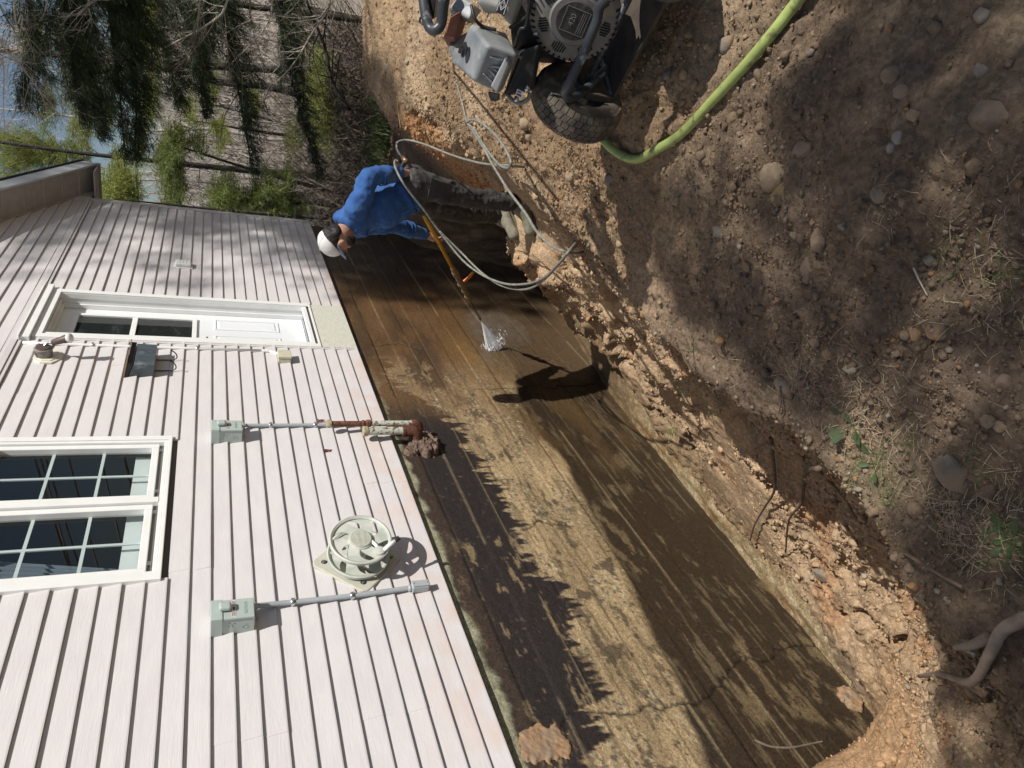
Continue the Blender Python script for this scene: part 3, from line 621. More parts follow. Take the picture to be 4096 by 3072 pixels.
sx_ = np.array([s[0] for s in ST]); SY = np.array([[p[0] for p in s[1]] for s in ST]); SZ = np.array([[p[1] for p in s[1]] for s in ST])
xs = [-3.0]
while xs[-1] < 11.5: xs.append(xs[-1]+(.08 if xs[-1] < .25 else (.0095+max(0, xs[-1]-2.5)*.0045)))
xs = np.array(xs); per = [8, 18, 64, 100, 44, 70, 70, 56, 36]
tt = np.concatenate([np.linspace(i, i+1, n, endpoint=False) for i, n in enumerate(per)]+[[9]])
def smoothz(x, tab):   # monotone-ish smooth interpolation along X
    out = []
    for j in range(tab.shape[1]):
        a = np.interp(x, sx_, tab[:, j]); out.append((np.interp(x-.035, sx_, tab[:, j])+a*2+np.interp(x+.035, sx_, tab[:, j]))/4)
    return np.array(out).T
def prof(T, t):
    i = np.clip(np.floor(t).astype(int), 0, 8); f = t-i
    a = T[:, i]; b = T[:, i+1]; lin = a*(1-f)+b*f
    # soften the corners between stretches
    e = .22; tl = np.clip(t-e, 0, 9); th = np.clip(t+e, 0, 9)
    def L(t_): i_ = np.clip(np.floor(t_).astype(int), 0, 8); g = t_-i_; return T[:, i_]*(1-g)+T[:, i_+1]*g
    return (L(tl)+2*lin+L(th))/4
GY = prof(smoothz(xs, SY), tt); GZ = prof(smoothz(xs, SZ), tt); GX = np.repeat(xs[:, None], len(tt), 1); TT = np.repeat(tt[None, :], len(xs), 0)
# displacement: push along the surface normal with lumps of several sizes
def normals(X, Y, Z):
    P = np.stack([X, Y, Z], -1); du = np.gradient(P, axis=0); dv = np.gradient(P, axis=1); n_ = np.cross(du, dv); n_ /= np.linalg.norm(n_, axis=-1)[..., None]+1e-9
    return n_*np.sign(n_[..., 2:3]+1e-6)
Nn = normals(GX, GY, GZ)
cu_, cv_ = GX, GY-GZ*.75      # a coordinate that does not bunch up on the steep face
face = sstep(4.0, 4.4, TT)*sstep(8.3, 7.6, TT)
h = (fbm(cu_*1.3, cv_*1.3, 1, 4)-.5)*.13+(fbm(cu_*6, cv_*6, 2, 4)-.5)*.075+(fbm(cu_*24, cv_*24, 3, 3)-.5)*.026
cl = cells(cu_*17, cv_*17, 4); h += np.clip(.5-cl, 0, 1)*.030*(fbm(cu_*3, cv_*3, 9)*1.2-.1)
cl2 = cells(cu_*42, cv_*42, 6); h += np.clip(.5-cl2, 0, 1)*.014
smoothf = sstep(.53, .60, fbm(cu_*1.8, cv_*2.4, 15, 3))*face*sstep(1.9, 2.7, GX)   # scraped smooth by the bucket
h = h*(1-.72*smoothf)
pit = sstep(.60, .70, fbm(cu_*4.2, cv_*4.2, 19, 4))*face*(1-smoothf)*sstep(7.9, 7.4, TT); h -= pit*.13
h *= sstep(9, 8.7, TT)*(1+.35*face)
h += (fbm(cu_*8, cv_*8, 24, 4)-.5)*.14*sstep(4.2, 4.5, TT)*sstep(6.4, 5.6, TT)*sstep(3.4, 2.9, GX)
h += (fbm(cu_*6, cv_*6, 26, 4)-.5)*.20*sstep(6.5, 6.9, TT)*sstep(8.0, 7.6, TT)*sstep(4.2, 4.6, GX)*sstep(6.4, 6.0, GX)
h -= .20*np.exp(-((TT-4.6)/.30)**2)*sstep(.5, 1.0, GX)*sstep(3.4, 2.4, GX)*sstep(.35, .6, fbm(cu_*2.2, cu_*0, 23, 3))   # hollow under the sod
h += .05*np.exp(-((TT-4.05)/.16)**2)*sstep(.5, 1, GX)*sstep(3.2, 2.4, GX)
D_ = np.stack([GX, GY, GZ], -1)+Nn*h[..., None]
tc_ = np.zeros(GX.shape+(3,)); tc_[:] = (.37,.26,.155)
tc_ = mixc(tc_, (.27,.185,.11), sstep(.4, .62, fbm(cu_*1.1, cv_*1.1, 30, 5)))
tc_ = mixc(tc_, (.43,.32,.205), sstep(.5, .68, fbm(cu_*2.3, cv_*2.3, 31, 5))*.8)
hum = sstep(.1, .5, GY)*sstep(3.0, 2.2, GX)*sstep(4.9, 4.3, TT)*.9
tc_ = mixc(tc_, (.225,.16,.11), hum*sstep(.25, .55, fbm(cu_*1.7, cv_*1.7, 32, 4)))
tc_ = mixc(tc_, (.20,.145,.10), sstep(2.7, 1.9, GX+.4*(fbm(cu_*2, cv_*2, 39, 3)-.5))*(1-face)*.85)  # near soil taken down to humus brown: shade put into its colour
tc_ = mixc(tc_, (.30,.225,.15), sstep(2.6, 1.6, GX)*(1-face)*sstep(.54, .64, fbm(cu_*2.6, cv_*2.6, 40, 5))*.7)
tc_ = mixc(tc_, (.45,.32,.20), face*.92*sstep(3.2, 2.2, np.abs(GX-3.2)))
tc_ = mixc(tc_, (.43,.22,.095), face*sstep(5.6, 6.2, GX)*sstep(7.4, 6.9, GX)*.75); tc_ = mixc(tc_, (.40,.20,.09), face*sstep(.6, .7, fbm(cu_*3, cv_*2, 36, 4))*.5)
tc_ = mixc(tc_, (.16,.115,.085), face*sstep(7.0, 7.5, GX)*.8); tc_ = mixc(tc_, (.20,.14,.09), face*sstep(5.6, 4.5, TT)*sstep(1.1, .7, GX)*.6)  # far end of the face darkened: shade of its hollow painted in
tc_ = mixc(tc_, (.17,.12,.08), np.exp(-((TT-4.6)/.45)**2)*.8*sstep(5.2, 3.5, GX))  # band of painted shade following the hollow under the sod
tc_ = mixc(tc_, (.42,.26,.14), sstep(1.75, 1.35, GX)*sstep(6.4, 7.2, TT)*.8)
wetm = np.clip(sstep(7.15, 7.75, TT+(fbm(cu_*4, cv_*4, 41)-.5)*.7)+sstep(1.7, 1.4, GX)*sstep(6.2, 7.2, TT)*.5, 0, 1)
tc_ = mixc(tc_, (.17,.115,.065), wetm*.6*sstep(2.2, 3.2, GX)); 
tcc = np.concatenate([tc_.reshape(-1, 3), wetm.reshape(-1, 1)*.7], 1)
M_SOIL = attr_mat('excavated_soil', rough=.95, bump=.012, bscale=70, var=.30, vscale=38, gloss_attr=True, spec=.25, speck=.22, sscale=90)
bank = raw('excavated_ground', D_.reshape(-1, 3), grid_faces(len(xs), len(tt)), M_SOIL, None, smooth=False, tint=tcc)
bank['kind'] = 'structure'
from mathutils.bvhtree import BVHTree
_gf = grid_faces(len(xs), len(tt)); BVH = BVHTree.FromPolygons(D_.reshape(-1, 3).tolist(), _gf.tolist())
def on(x, y, lift=0, dflt=None):
    """the ground under a picture point, lifted a little"""
    d = Vector((R@np.array([x-CX, y-CY, F])).tolist()).normalized(); h_, n_, i_, q_ = BVH.ray_cast(Vector((0, 0, 0)), d)
    if h_ is None: return at(x, y, z=-1.55 if dflt is None else dflt)
    if n_.z < 0: n_ = -n_
    return h_+n_*lift
# ================================================================ things fixed to the wall
def disconnect(x0, x1, z0, z1, label):
    cx = (x0+x1)/2; t = thing('electrical_disconnect', label, 'electrical box', (cx, WY, z1), 'grey electrical disconnect boxes on the siding')
    D0 = .115
    b = MB(); b.box((x0+.004, WY-D0+.012, z0), (x1-.004, WY-.012, z1)); b.build('enclosure', M_BOXG, t, bevel=.003)
    b = MB(); b.box((x0, WY-D0-.002, z0+.002), (x1, WY-D0+.011, z1-.052)); b.box((x0-.002, WY-D0-.006, z1-.050), (x1+.002, WY-.010, z1+.003)); b.build('cover', M_BOXG, t, bevel=.003)
    b = MB(); b.box((x0+.038, WY-D0-.036, z1-.088), (x1-.040, WY-D0-.007, z1-.032)); b.build('knob_housing', M_BOXG, t, bevel=.012, seg=4)
    b = MB(); b.box((x0+.010, WY-D0-.0035, z1-.108), (x1-.010, WY-D0-.0022, z1-.090)); lb = b.build('warning_label', M_LABEL, t)
    b = MB(); b.box((x0+.012, WY-D0-.0042, z1-.094), (x0+.040, WY-D0-.0036, z1-.0905)); b.box((x1-.040, WY-D0-.0042, z1-.094), (x1-.012, WY-D0-.0036, z1-.0905)); b.build('red_stripe', M_RED, lb)
    b = MB()
    for i in range(4):
        for sx in (x0+.013, x1-.042): b.box((sx, WY-D0-.0042, z1-.0975-i*.0026), (sx+.028, WY-D0-.0036, z1-.0965-i*.0026))
    b.box((cx-.009, WY-D0-.0044, z1-.104), (cx+.009, WY-D0-.0036, z1-.094)); b.build('label_print', M_TXT, lb)
    text('lettering', 'SIEMENS', .021, (cx, WY-D0-.0025, z0+.040), (1, 0, 0), (0, 0, 1), M_EMB, t, .0008)
    b = MB(); b.lathe((x0+.0035, WY-.055, z0+.045), (-1, 0, 0), [(0, .013), (.0012, .013), (.0012, .011), (0, .011)], 20, cap=False); b.build('knockout', M_BOXG, t)
    b = MB()
    for (dy, dz) in ((-.08, .10), (-.073, .112), (-.066, .125), (-.06, .108), (-.085, .122)): b.lathe((x0+.0035, WY+dy, z0+dz-.01), (-1, 0, 0), [(0, .0022), (.0008, .0022)], 8)
    b.build('vent_hole', M_BLACK, t)
    b = MB(); b.box((cx+.02, WY-.016, z0-.022), (cx+.036, WY-.012, z0+.004)); b.build('mounting_tab', M_BOXG, t, bevel=.001)
    return t
def strap(t, x, y, z, r, ax=(0, 0, 1)):
    b = MB(); b.lathe((x, y, z-.008), ax, [(0, r), (0, r+.004), (.003, r+.006), (.016, r+.006), (.019, r+.004), (.019, r)], 16)
    b.box((x-.004, y-r-.012, z-.007), (x+.004, y-r-.004, z+.010)); b.box((x-.009, y+r, z-.007), (x+.009, WY-.001, z+.009)); b.build('strap', M_STEEL, t, smooth=True, auto=40)
d1 = disconnect(4.300, 4.424, -.235, -.045, 'grey electrical disconnect box above the rusty pipes, nearer the door')
b = MB(); b.lathe((4.478, WY-.045, -.262), (0, 0, 1), [(0, .014), (.012, .014), (.012, .018), (.026, .018)], 12); b.tube([(4.425, WY-.05, -.225), (4.478, WY-.045, -.24), (4.488, WY-.036, -.30), (4.492, WY-.034, -.82), (4.492, WY-.034, -1.02), (4.494, WY+.03, -1.10)], .0125, 12, smooth=3); b.build('conduit', M_PVC, d1, smooth=True, auto=50)
strap(d1, 4.492, WY-.034, -.43, .0125); strap(d1, 4.492, WY-.034, -.735, .0125)
d2 = disconnect(2.628, 2.752, -.238, -.045, 'grey electrical disconnect box below the window, above the hose reel')
b = MB(); b.lathe((2.758, WY-.05, -.262), (0, 0, 1), [(0, .015), (.012, .015), (.012, .019), (.028, .019)], 12); b.tube([(2.758, WY-.05, -.238), (2.765, WY-.045, -.27), (2.774, WY-.036, -.42), (2.776, WY-.036, -.73), (2.790, WY-.036, -1.035)], .0135, 12, smooth=3); b.build('conduit', M_PVC, d2, smooth=True, auto=50)
strap(d2, 2.774, WY-.036, -.43, .0135); strap(d2, 2.776, WY-.036, -.73, .0135)
b = MB(); b.lathe((2.790, WY-.036, -1.052), (0, 0, 1), [(0, .02), (.022, .02)], 14); b.box((2.768, WY-.062, -1.150), (2.815, WY-.012, -1.05)); b.build('conduit_body', M_PVC, d2, smooth=False, bevel=.014, seg=4)
b = MB(); b.box((2.770, WY-.066, -1.146), (2.813, WY-.0625, -1.054)); cb = b.build('body_cover', M_PVC, d2, bevel=.001)
b = MB()
for z in (-1.062, -1.138): b.lathe((2.7915, WY-.066, z), (0, -1, 0), [(0, .004), (.002, .0035)], 8)
b.build('cover_screw', M_STEEL, cb)

# white conduit and beige junction box beside the door
t = thing('white_conduit', 'thin white plastic conduit running down the siding beside the door casing', 'conduit', (5.71, WY, 1.26))
b = MB(); b.tube([(5.725, WY-.017, 1.262), (5.71, WY-.022, 1.1), (5.708, WY-.022, .2), (5.708, WY-.022, -.44)], .0125, 10); b.tube([(5.708, WY-.022, -.45), (5.705, WY-.022, -.49), (5.68, WY-.026, -.53), (5.625, WY-.03, -.585)], .011, 10, smooth=4); b.build('tube', M_WHITE, t, smooth=True)
b = MB(); b.lathe((5.708, WY-.022, -.485), (0, 0, 1), [(0, .0155), (.05, .0155)], 12); b.build('coupling', M_WHITE, t, smooth=True, auto=40)
for z in (.80, .06): strap(t, 5.708, WY-.022, z, .0125)
t = thing('junction_box', 'small square beige junction box on the siding below the white conduit', 'junction box', (5.565, WY, -.64))
b = MB(); b.box((5.503, WY-.055, -.655), (5.627, WY-.002, -.553)); b.build('body', M_BEIGE, t, bevel=.005)
b = MB(); b.box((5.499, WY-.078, -.659), (5.631, WY-.056, -.549)); b.build('lid', M_BEIGE, t, bevel=.005)
b = MB()
for z in (-.60,): b.box((5.53, WY-.006, -.552), (5.60, WY-.002, -.538))
b.build('tab', M_BEIGE, t)
b = MB(); b.lathe((5.545, WY-.0065, -.545), (0, -1, 0), [(0, .004), (.001, .004)], 8); b.lathe((5.585, WY-.0065, -.545), (0, -1, 0), [(0, .004), (.001, .004)], 8); b.build('screw_hole', M_BLACK, t)

# flood light on an ivory block
t = thing('flood_light', 'brown outdoor flood light on an octagonal ivory mounting block left of the door', 'lamp', (5.505, WY, 1.07))
b = MB(); c = Vector((5.505, WY-.001, 1.065)); oct_ = [c+Vector((math.cos(a)*.125, 0, math.sin(a)*.095)) for a in [math.pi/8+i*math.pi/4 for i in range(8)]]; b.prism(oct_, None, (0, -.026, 0)); b.prism([c+Vector((math.cos(a)*.10, -.026, math.sin(a)*.076)) for a in [math.pi/8+i*math.pi/4 for i in range(8)]], None, (0, -.006, 0)); b.build('mounting_block', M_IVORY, t, bevel=.002)
b = MB(); b.lathe((5.49, WY-.034, 1.085), (-.05, -1, .03), [(0, .056), (.05, .056), (.052, .060), (.060, .060), (.066, .052)], 24); b.build('round_box', mat('grey_cast_box', (.24,.23,.21), (.15,.13,.12), rough=.6, scale=22), t, smooth=True, auto=30)
b = MB(); b.lathe((5.485, WY-.101, 1.087), (-.05, -1, .03), [(0, .049), (.006, .046), (.010, .02)], 20); b.build('cover_plate', M_BROWN, t, smooth=True, auto=30)
for a in (.4, 2.2, 4.4):
    b = MB(); b.lathe((5.49+.06*math.cos(a)-.003, WY-.062, 1.085+.06*math.sin(a)), (math.cos(a), 0, math.sin(a)), [(0, .010), (.008, .010)], 8); b.build('plug', M_STEEL, t, smooth=True, auto=40)
b = MB(); b.lathe((5.505, WY-.108, 1.115), (-.05, -1, .03), [(0, .007), (.012, .007)], 6); b.build('plug', M_STEEL, t, smooth=True, auto=40)
b = MB(); b.tube([(5.488, WY-.108, 1.082), (5.50, WY-.128, 1.065), (5.488, WY-.142, 1.035), (5.48, WY-.15, 1.01)], .009, 8, smooth=3); b.build('arm', M_STEEL, t, smooth=True)
hd = Vector((-.18, -.42, -.9)).normalized(); p0 = Vector((5.482, WY-.142, 1.03))
b = MB(); b.lathe(p0, hd, [(0, .016), (.012, .022), (.085, .027), (.088, .030), (.112, .031), (.112, .026)], 18); b.build('lamp_holder', M_BROWN, t, smooth=True, auto=40)
b = MB(); b.lathe(p0+hd*.105, hd, [(0, .024), (.02, .034), (.032, .036), (.042, .030), (.048, .012), (.049, .001)], 18); b.build('bulb', M_BULB, t, smooth=True)

# wall mailbox: slate body, tilted lid, two newspaper hooks
t = thing('mailbox', 'dark slate metal mailbox with tilted copper edged lid and two hooks', 'mailbox', (5.40, WY, .35))
mx0, mx1 = 5.222, 5.575; dp = .112
b = MB(); b.prism([(mx0, WY-.016, .352), (mx0, WY-dp, .345), (mx0, WY-dp-.004, .482), (mx0, WY-.016, .520)], None, (mx1-mx0, 0, 0)); b.build('body', M_MBOX, t, bevel=.003)
b = MB(); b.prism([(mx0-.012, WY-.012, .546), (mx0-.012, WY-.145, .520), (mx0-.012, WY-.145, .527), (mx0-.012, WY-.012, .554)], None, (mx1-mx0+.024, 0, 0)); ld = b.build('lid', M_COPR, t, bevel=.001)
b = MB(); b.prism([(mx0-.006, WY-.020, .522), (mx0-.006, WY-.120, .486), (mx0-.006, WY-.126, .521), (mx0-.006, WY-.02, .543)], None, (mx1-mx0+.012, 0, 0)); b.build('lid_shadow', M_DARK, t)  # dark wedge standing in for the shadow under the lid overhang
b = MB(); b.box((mx0, WY-.015, .36), (mx1, WY-.013, .555)); b.build('back_plate', M_MBOX, t)
for x in (5.31, 5.49):
    b = MB(); b.tube([(x, WY-.02, .36), (x, WY-.022, .27), (x, WY-.024, .232), (x, WY-.045, .205), (x, WY-.080, .212), (x, WY-.105, .24), (x, WY-.108, .25)], .0045, 8, smooth=3); b.build('newspaper_hook', M_DARK, t, smooth=True)

# small louvred vent near the far corner
t = thing('wall_vent', 'small white plastic box fitting on the siding between door and house corner', 'vent', (7.65, WY, .22))
b = MB(); b.box((7.585, WY-.022, .135), (7.735, WY-.002, .315)); b.build('flange', M_WHITE, t, bevel=.003)
b = MB(); b.box((7.60, WY-.062, .150), (7.72, WY-.0225, .300)); hb = b.build('hood', M_WHITE, t, bevel=.014, seg=3)
b = MB()
for z in (.195, .225, .255): b.box((7.608, WY-.0645, z-.003), (7.712, WY-.0622, z+.003))
b.build('louvre', M_FASC, hb)

# oil fill and vent pipes
t = thing('oil_pipe', 'taller rusty iron pipe with brass coloured cap rising from the foundation', 'pipe', (4.42, WY, -1.45), 'old oil tank pipes on the wall')
b = MB(); b.lathe((4.413, WY-.092, -1.43), (0, 0, 1), [(0, .022), (.33, .021)], 16); b.build('painted_pipe', M_FLAKE, t, smooth=True, auto=40)
b = MB(); b.lathe((4.414, WY-.092, -1.115), (0, 0, 1), [(0, .026), (.004, .029), (.030, .029), (.034, .022), (.045, .022), (.049, .027), (.060, .027), (.064, .021)], 16); b.build('coupling', M_RUST, t, smooth=True, auto=30)
b = MB(); b.lathe((4.414, WY-.092, -1.052), (0, 0, 1), [(0, .0195), (.23, .0195)], 16); b.build('rusty_pipe', M_RUST, t, smooth=True, auto=40)
b = MB(); b.lathe((4.414, WY-.092, -.835), (0, 0, 1), [(0, .024), (.004, .030), (.022, .031), (.036, .026), (.038, .012)], 16); b.build('cap', M_CAPY, t, smooth=True, auto=30)
b = MB(); b.tube([(4.413, WY-.092, -1.42), (4.413, WY-.09, -1.455), (4.410, WY-.06, -1.485), (4.40, WY+.05, -1.50)], [.030, .032, .031, .030], 14, smooth=4); b.build('elbow', M_RUST, t, smooth=True)
t = thing('oil_pipe', 'shorter thicker pipe with flaking grey paint and a rusty elbow', 'pipe', (4.31, WY, -1.45), 'old oil tank pipes on the wall')
b = MB(); b.lathe((4.309, WY-.092, -1.335), (0, 0, 1), [(0, .030), (.27, .030)], 18); b.build('painted_pipe', M_FLAKE, t, smooth=True, auto=40)
b = MB(); b.lathe((4.309, WY-.092, -1.075), (0, 0, 1), [(0, .036), (.006, .038), (.03, .038), (.034, .035), (.036, .022)], 18); b.build('cap', M_CAPY, t, smooth=True, auto=30)
b = MB(); b.tube([(4.309, WY-.092, -1.33), (4.309, WY-.092, -1.38), (4.308, WY-.085, -1.415), (4.30, WY-.05, -1.44), (4.295, WY+.05, -1.45)], [.040, .042, .042, .040, .038], 16, smooth=4); b.build('elbow', M_RUST, t, smooth=True)
b = MB(); b.lathe((4.309, WY-.092, -1.345), (0, 0, 1), [(0, .045), (.018, .045)], 16); b.build('elbow_lip', M_RUST, t, smooth=True, auto=30)
patch('mortar_collar', 4.27, -1.495, .125, .115, .085, M_MORT, house, 12, n=70, rag=.35)
patch('mortar_collar', 4.20, -1.39, .07, .08, .04, M_MORT, house, 14, n=44)

# hose reel
reel = thing('hose_reel', 'empty grey green plastic garden hose reel on a diamond shaped base', 'hose reel', (3.07, WY, -.81))
RC = Vector((3.06, WY, -.805)); ax = Vector((-.17, -1, .04)).normalized(); ux = Vector((1, -.17, 0)).normalized(); uz = ax.cross(ux).normalized(); uz = uz if uz.z > 0 else -uz
def rp(x, z, h): return RC+ux*x+uz*z+ax*h
b = MB(); hd_ = .245; cr_ = []
for a0, (sx, sz) in ((0, (1, 0)), (1, (0, 1)), (2, (-1, 0)), (3, (0, -1))):
    for q in (-1, -.4, .4, 1):
        th = a0*math.pi/2+q*.62; cr_.append(Vector((RC.x+sx*(hd_-.05)+math.cos(th)*.05, WY-.001, RC.z+sz*(hd_-.05)+math.sin(th)*.05)))
b.prism(cr_, None, (0, -.026, 0)); b.build('base_plate', M_REELB, reel, bevel=.006)
for (sx, sz) in ((1, 0), (0, 1), (-1, 0), (0, -1)):
    b = MB(); b.lathe((RC.x+sx*.185, WY-.0275, RC.z+sz*.185), (0, -1, 0), [(0, .016), (.001, .016)], 14); b.build('bolt_recess', M_DARK, reel)
    b = MB(); b.lathe((RC.x+sx*.185, WY-.029, RC.z+sz*.185), (0, -1, 0), [(0, .010), (.007, .010)], 6); b.build('bolt', M_STEEL, reel)
b = MB(); b.lathe(RC+ax*.026, ax, [(0, .085), (.05, .078), (.055, .05), (.06, .05)], 24); b.build('pedestal', M_REELB, reel, smooth=True, auto=40)
def disc(name, h0, R_, hub, nsp, sweep, parent):
    """rim ring with swept blades"""
    b = MB(); b.lathe(RC+ax*h0, ax, [(0, R_-.016), (-.004, R_-.004), (0, R_), (.018, R_+.002), (.022, R_-.006), (.014, R_-.018), (0, R_-.016)], 56, cap=False)
    b.lathe(RC+ax*h0, ax, [(.0, hub), (.014, hub), (.016, hub-.006), (.016, .001)], 36, cap=False); b.lathe(RC+ax*h0, ax, [(.0, hub), (-.002, .001)], 36, cap=False)
    o = b.build(name, M_REEL, parent, smooth=True, auto=35)
    for k in range(nsp):
        a0 = 2*math.pi*k/nsp+.35; V = []; n = 10; w = .60
        for i in range(n+1):
            s = i/n; r = hub-.004+(R_-.010-hub)*s; c_ = a0+sweep*s**1.3; hw = w*(.62+.75*(1-s)**2+.7*s**3)*.62
            for q in (-1, -.3, .3, 1):
                a = c_+q*hw; hh = h0+.006; V.append(rp(math.cos(a)*r, math.sin(a)*r, hh))
        n_ = len(V); V += [v-ax*.004 for v in V]; Fs = []
        for i in range(n):
            for q in range(3): e = i*4+q; Fs.append((e, e+1, e+5, e+4)); Fs.append((n_+e, n_+e+4, n_+e+5, n_+e+1))
        for i in range(n):
            for q in (0, 3): e = i*4+q; Fs.append((e, e+4, n_+e+4, n_+e))
        bb = MB(); bb.add(V, Fs); bb.build('blade', M_REEL, o, smooth=True, auto=40)
    return o
disc('back_disc', .075, .172, .060, 6, .55, reel)
b = MB(); b.lathe(RC+ax*.075, ax, [(.01, .052), (.10, .052), (.10, .001)], 24, cap=False)
for k in range(4):
    a = k*math.pi/2+.3; b.prism([rp(math.cos(a)*.05-.006, math.sin(a)*.05, .09), rp(math.cos(a)*.05+.006, math.sin(a)*.05, .09), rp(math.cos(a)*.07+.006, math.sin(a)*.07, .09), rp(math.cos(a)*.07-.006, math.sin(a)*.07, .09)], None, ax*.085)
b.build('drum', M_REEL, reel, smooth=True, auto=35)
fd = disc('front_disc', .19, .168, .066, 6, .55, reel)
b = MB(); b.lathe(RC+ax*.206, ax, [(0, .060), (.006, .060), (.009, .056), (.009, .001)], 40, cap=False); hubc = b.build('hub_cap', mat('hub_cap_resin', (.44,.45,.38), (.37,.38,.32), rough=.65, scale=18), reel, smooth=True, auto=35)
M_EMB2 = mat('embossed_resin', (.53,.54,.47), rough=.6)
text('lettering', 'AMES', .026, rp(.005, .013, .2155), ux, uz, M_EMB2, hubc, .0012); text('lettering', 'ReelEasy', .024, rp(.002, -.018, .2155), ux, uz, M_EMB2, hubc, .0012, shear=.2)
b = MB(); b.prism([rp(-.053, .008, .2155), rp(-.038, .008, .2155), rp(-.0455, .024, .2155)], None, ax*.0012); b.build('emblem', M_EMB2, hubc)
b = MB(); b.lathe(rp(-.10, -.085, .205), ax, [(0, .030), (.016, .028), (.020, .02)], 20); b.build('crank_hub', M_REEL, reel, smooth=True, auto=30)
b = MB(); b.tube([rp(-.015, -.055, .20), rp(-.05, -.075, .205), rp(-.10, -.085, .215)], [.010, .010, .009], 10, smooth=3); b.tube([rp(-.105, -.10, .21), rp(-.085, -.14, .235), rp(-.07, -.175, .25)], .011, 12); b.build('crank_handle', M_WHITE, reel, smooth=True)
b = MB(); b.lathe(rp(-.07, -.172, .249), (rp(-.07, -.175, .25)-rp(-.085, -.14, .235)), [(0, .014), (.01, .014), (.01, .011), (.016, .011), (.016, .014), (.028, .013)], 12); b.build('hose_fitting', M_DARK, reel, smooth=True, auto=30)

b = MB()
for (x, z, w, h) in ((4.182, -.79, .028, .05), (4.575, -.795, .045, .06)):
    rr = random.Random(int(x*100))
    for i in range(26): xx = x+rr.uniform(-w/2, w/2); zz = z+rr.uniform(-h/2, h/2); b.box((xx, WY-.0172, zz), (xx+.004+rr.random()*.006, WY-.0150, zz+.003+rr.random()*.016))
b.build('red_oxide_mark', mat('red_oxide', (.28,.10,.08), rough=.9), house)
# ================================================================ pressure washer
wm = thing('pressure_washer', 'petrol pressure washer with grey taped tank and one fat treaded tyre in view', 'pressure washer', (2.75, -.1, -1.44))
# axle direction (towards the machine) and forward direction
AX = Vector((-.50, -.866, 0)); FW = Vector((.866, -.50, 0)); UPV = Vector((0, 0, 1)); WC = Vector((2.575, .175, -1.262))
def mp(a, f, u): return WC+AX*a+FW*f+UPV*u
def wheel(c, parent):
    r = .172; hw = .062
    prof_ = [(-hw*.55, .088), (-hw*.9, .098), (-hw, .125), (-hw*.96, .150), (-hw*.7, r-.008), (-hw*.3, r-.002), (0, r), (hw*.3, r-.002), (hw*.7, r-.008), (hw*.96, .150), (hw, .125), (hw*.9, .098), (hw*.55, .088)]
    b = MB(); b.lathe(c, AX, [(h, q-.004) for h, q in prof_], 56, cap=False); w_ = b.build('wheel', M_TYRE, parent, smooth=True)
    b = MB(); N = AX.orthogonal().normalized(); Bb = AX.cross(N)
    def tp(h, th, rr): return c+AX*h+(N*math.cos(th)+Bb*math.sin(th))*rr
    nb_ = 40
    for k in range(nb_):
        for row, (h0, h1, off) in enumerate(((-.0575, -.0365, 0), (-.0345, -.0125, .5), (-.0105, .0105, 0), (.0125, .0345, .5), (.0365, .0575, 0))):
            th = 2*math.pi*(k+off)/nb_; dt = 2*math.pi/nb_*.43
            def rr_(h): return np.interp(abs(h), [0, .02, .045, .0625], [r+.004, r+.003, r-.003, .152])
            sk = .6*dt*(1 if row in (1, 3) else 0)
            P = [tp(h0, th-dt, rr_(h0)), tp(h1, th-dt+sk, rr_(h1)), tp(h1, th+dt+sk, rr_(h1)), tp(h0, th+dt, rr_(h0))]
            Q = [tp(h0, th-dt, rr_(h0)-.010), tp(h1, th-dt+sk, rr_(h1)-.010), tp(h1, th+dt+sk, rr_(h1)-.010), tp(h0, th+dt, rr_(h0)-.010)]
            b.add(P+Q, [(0,1,2,3), (0,4,5,1), (1,5,6,2), (2,6,7,3), (3,7,4,0)])
    tr = b.build('tread', M_TYRE, w_); tr['kind'] = 'stuff'
    b = MB(); b.lathe(c, AX, [(-.03, .001), (-.03, .03), (-.015, .035), (-.012, .08), (-.034, .086), (-.036, .092), (.036, .092), (.034, .086), (.012, .08), (.015, .035), (.04, .03), (.04, .001)], 32, cap=False); b.build('rim', M_RIM, w_, smooth=True, auto=30)
    return w_
wheel(WC, wm); wheel(WC+AX*.56, wm)
b = MB(); b.tube([mp(-.03, 0, 0), mp(.60, 0, 0)], .012, 10); b.build('axle', M_FRAME, wm, smooth=True)
def tubef(pts, r=.016, name='frame_tube', M=M_FRAME): 
    b = MB(); b.tube(pts, r, 12, smooth=5); return b.build(name, M, wm, smooth=True)
tubef([at(2640, -160, d=2.55), at(2420, 0, d=2.60), at(2385, 90, d=2.62), at(2335, 210, d=2.64), at(2280, 330, d=2.66), at(2262, 372, d=2.69), at(2285, 395, d=2.73), at(2340, 360, d=2.80), at(2420, 280, d=2.86), mp(.12, .05, -.06)], .0165)
tubef([mp(.07, -.03, -.10), mp(.10, .20, -.10), mp(.10, .55, -.10), mp(.14, .62, -.05), mp(.14, .64, .30), mp(.16, .64, .42)], .015)
tubef([mp(.50, -.03, -.10), mp(.47, .20, -.10), mp(.47, .55, -.10), mp(.44, .62, -.05), mp(.44, .64, .30), mp(.40, .64, .42)], .015)
b = MB(); b.box((0, 0, 0), (1, 1, 1)); b.v = [tuple(mp(.06+p[0]*.46, -.04+p[1]*.62, -.115+p[2]*.012)) for p in b.v]; b.build('base_plate', M_WOODB, wm)
b = MB(); b.box((0, 0, 0), (1, 1, 1)); b.v = [tuple(mp(.05+p[0]*.03+0, -.05+p[1]*.60, -.10+p[2]*.11)) for p in b.v]; b.build('side_plate', M_WOODB, wm, bevel=.004)
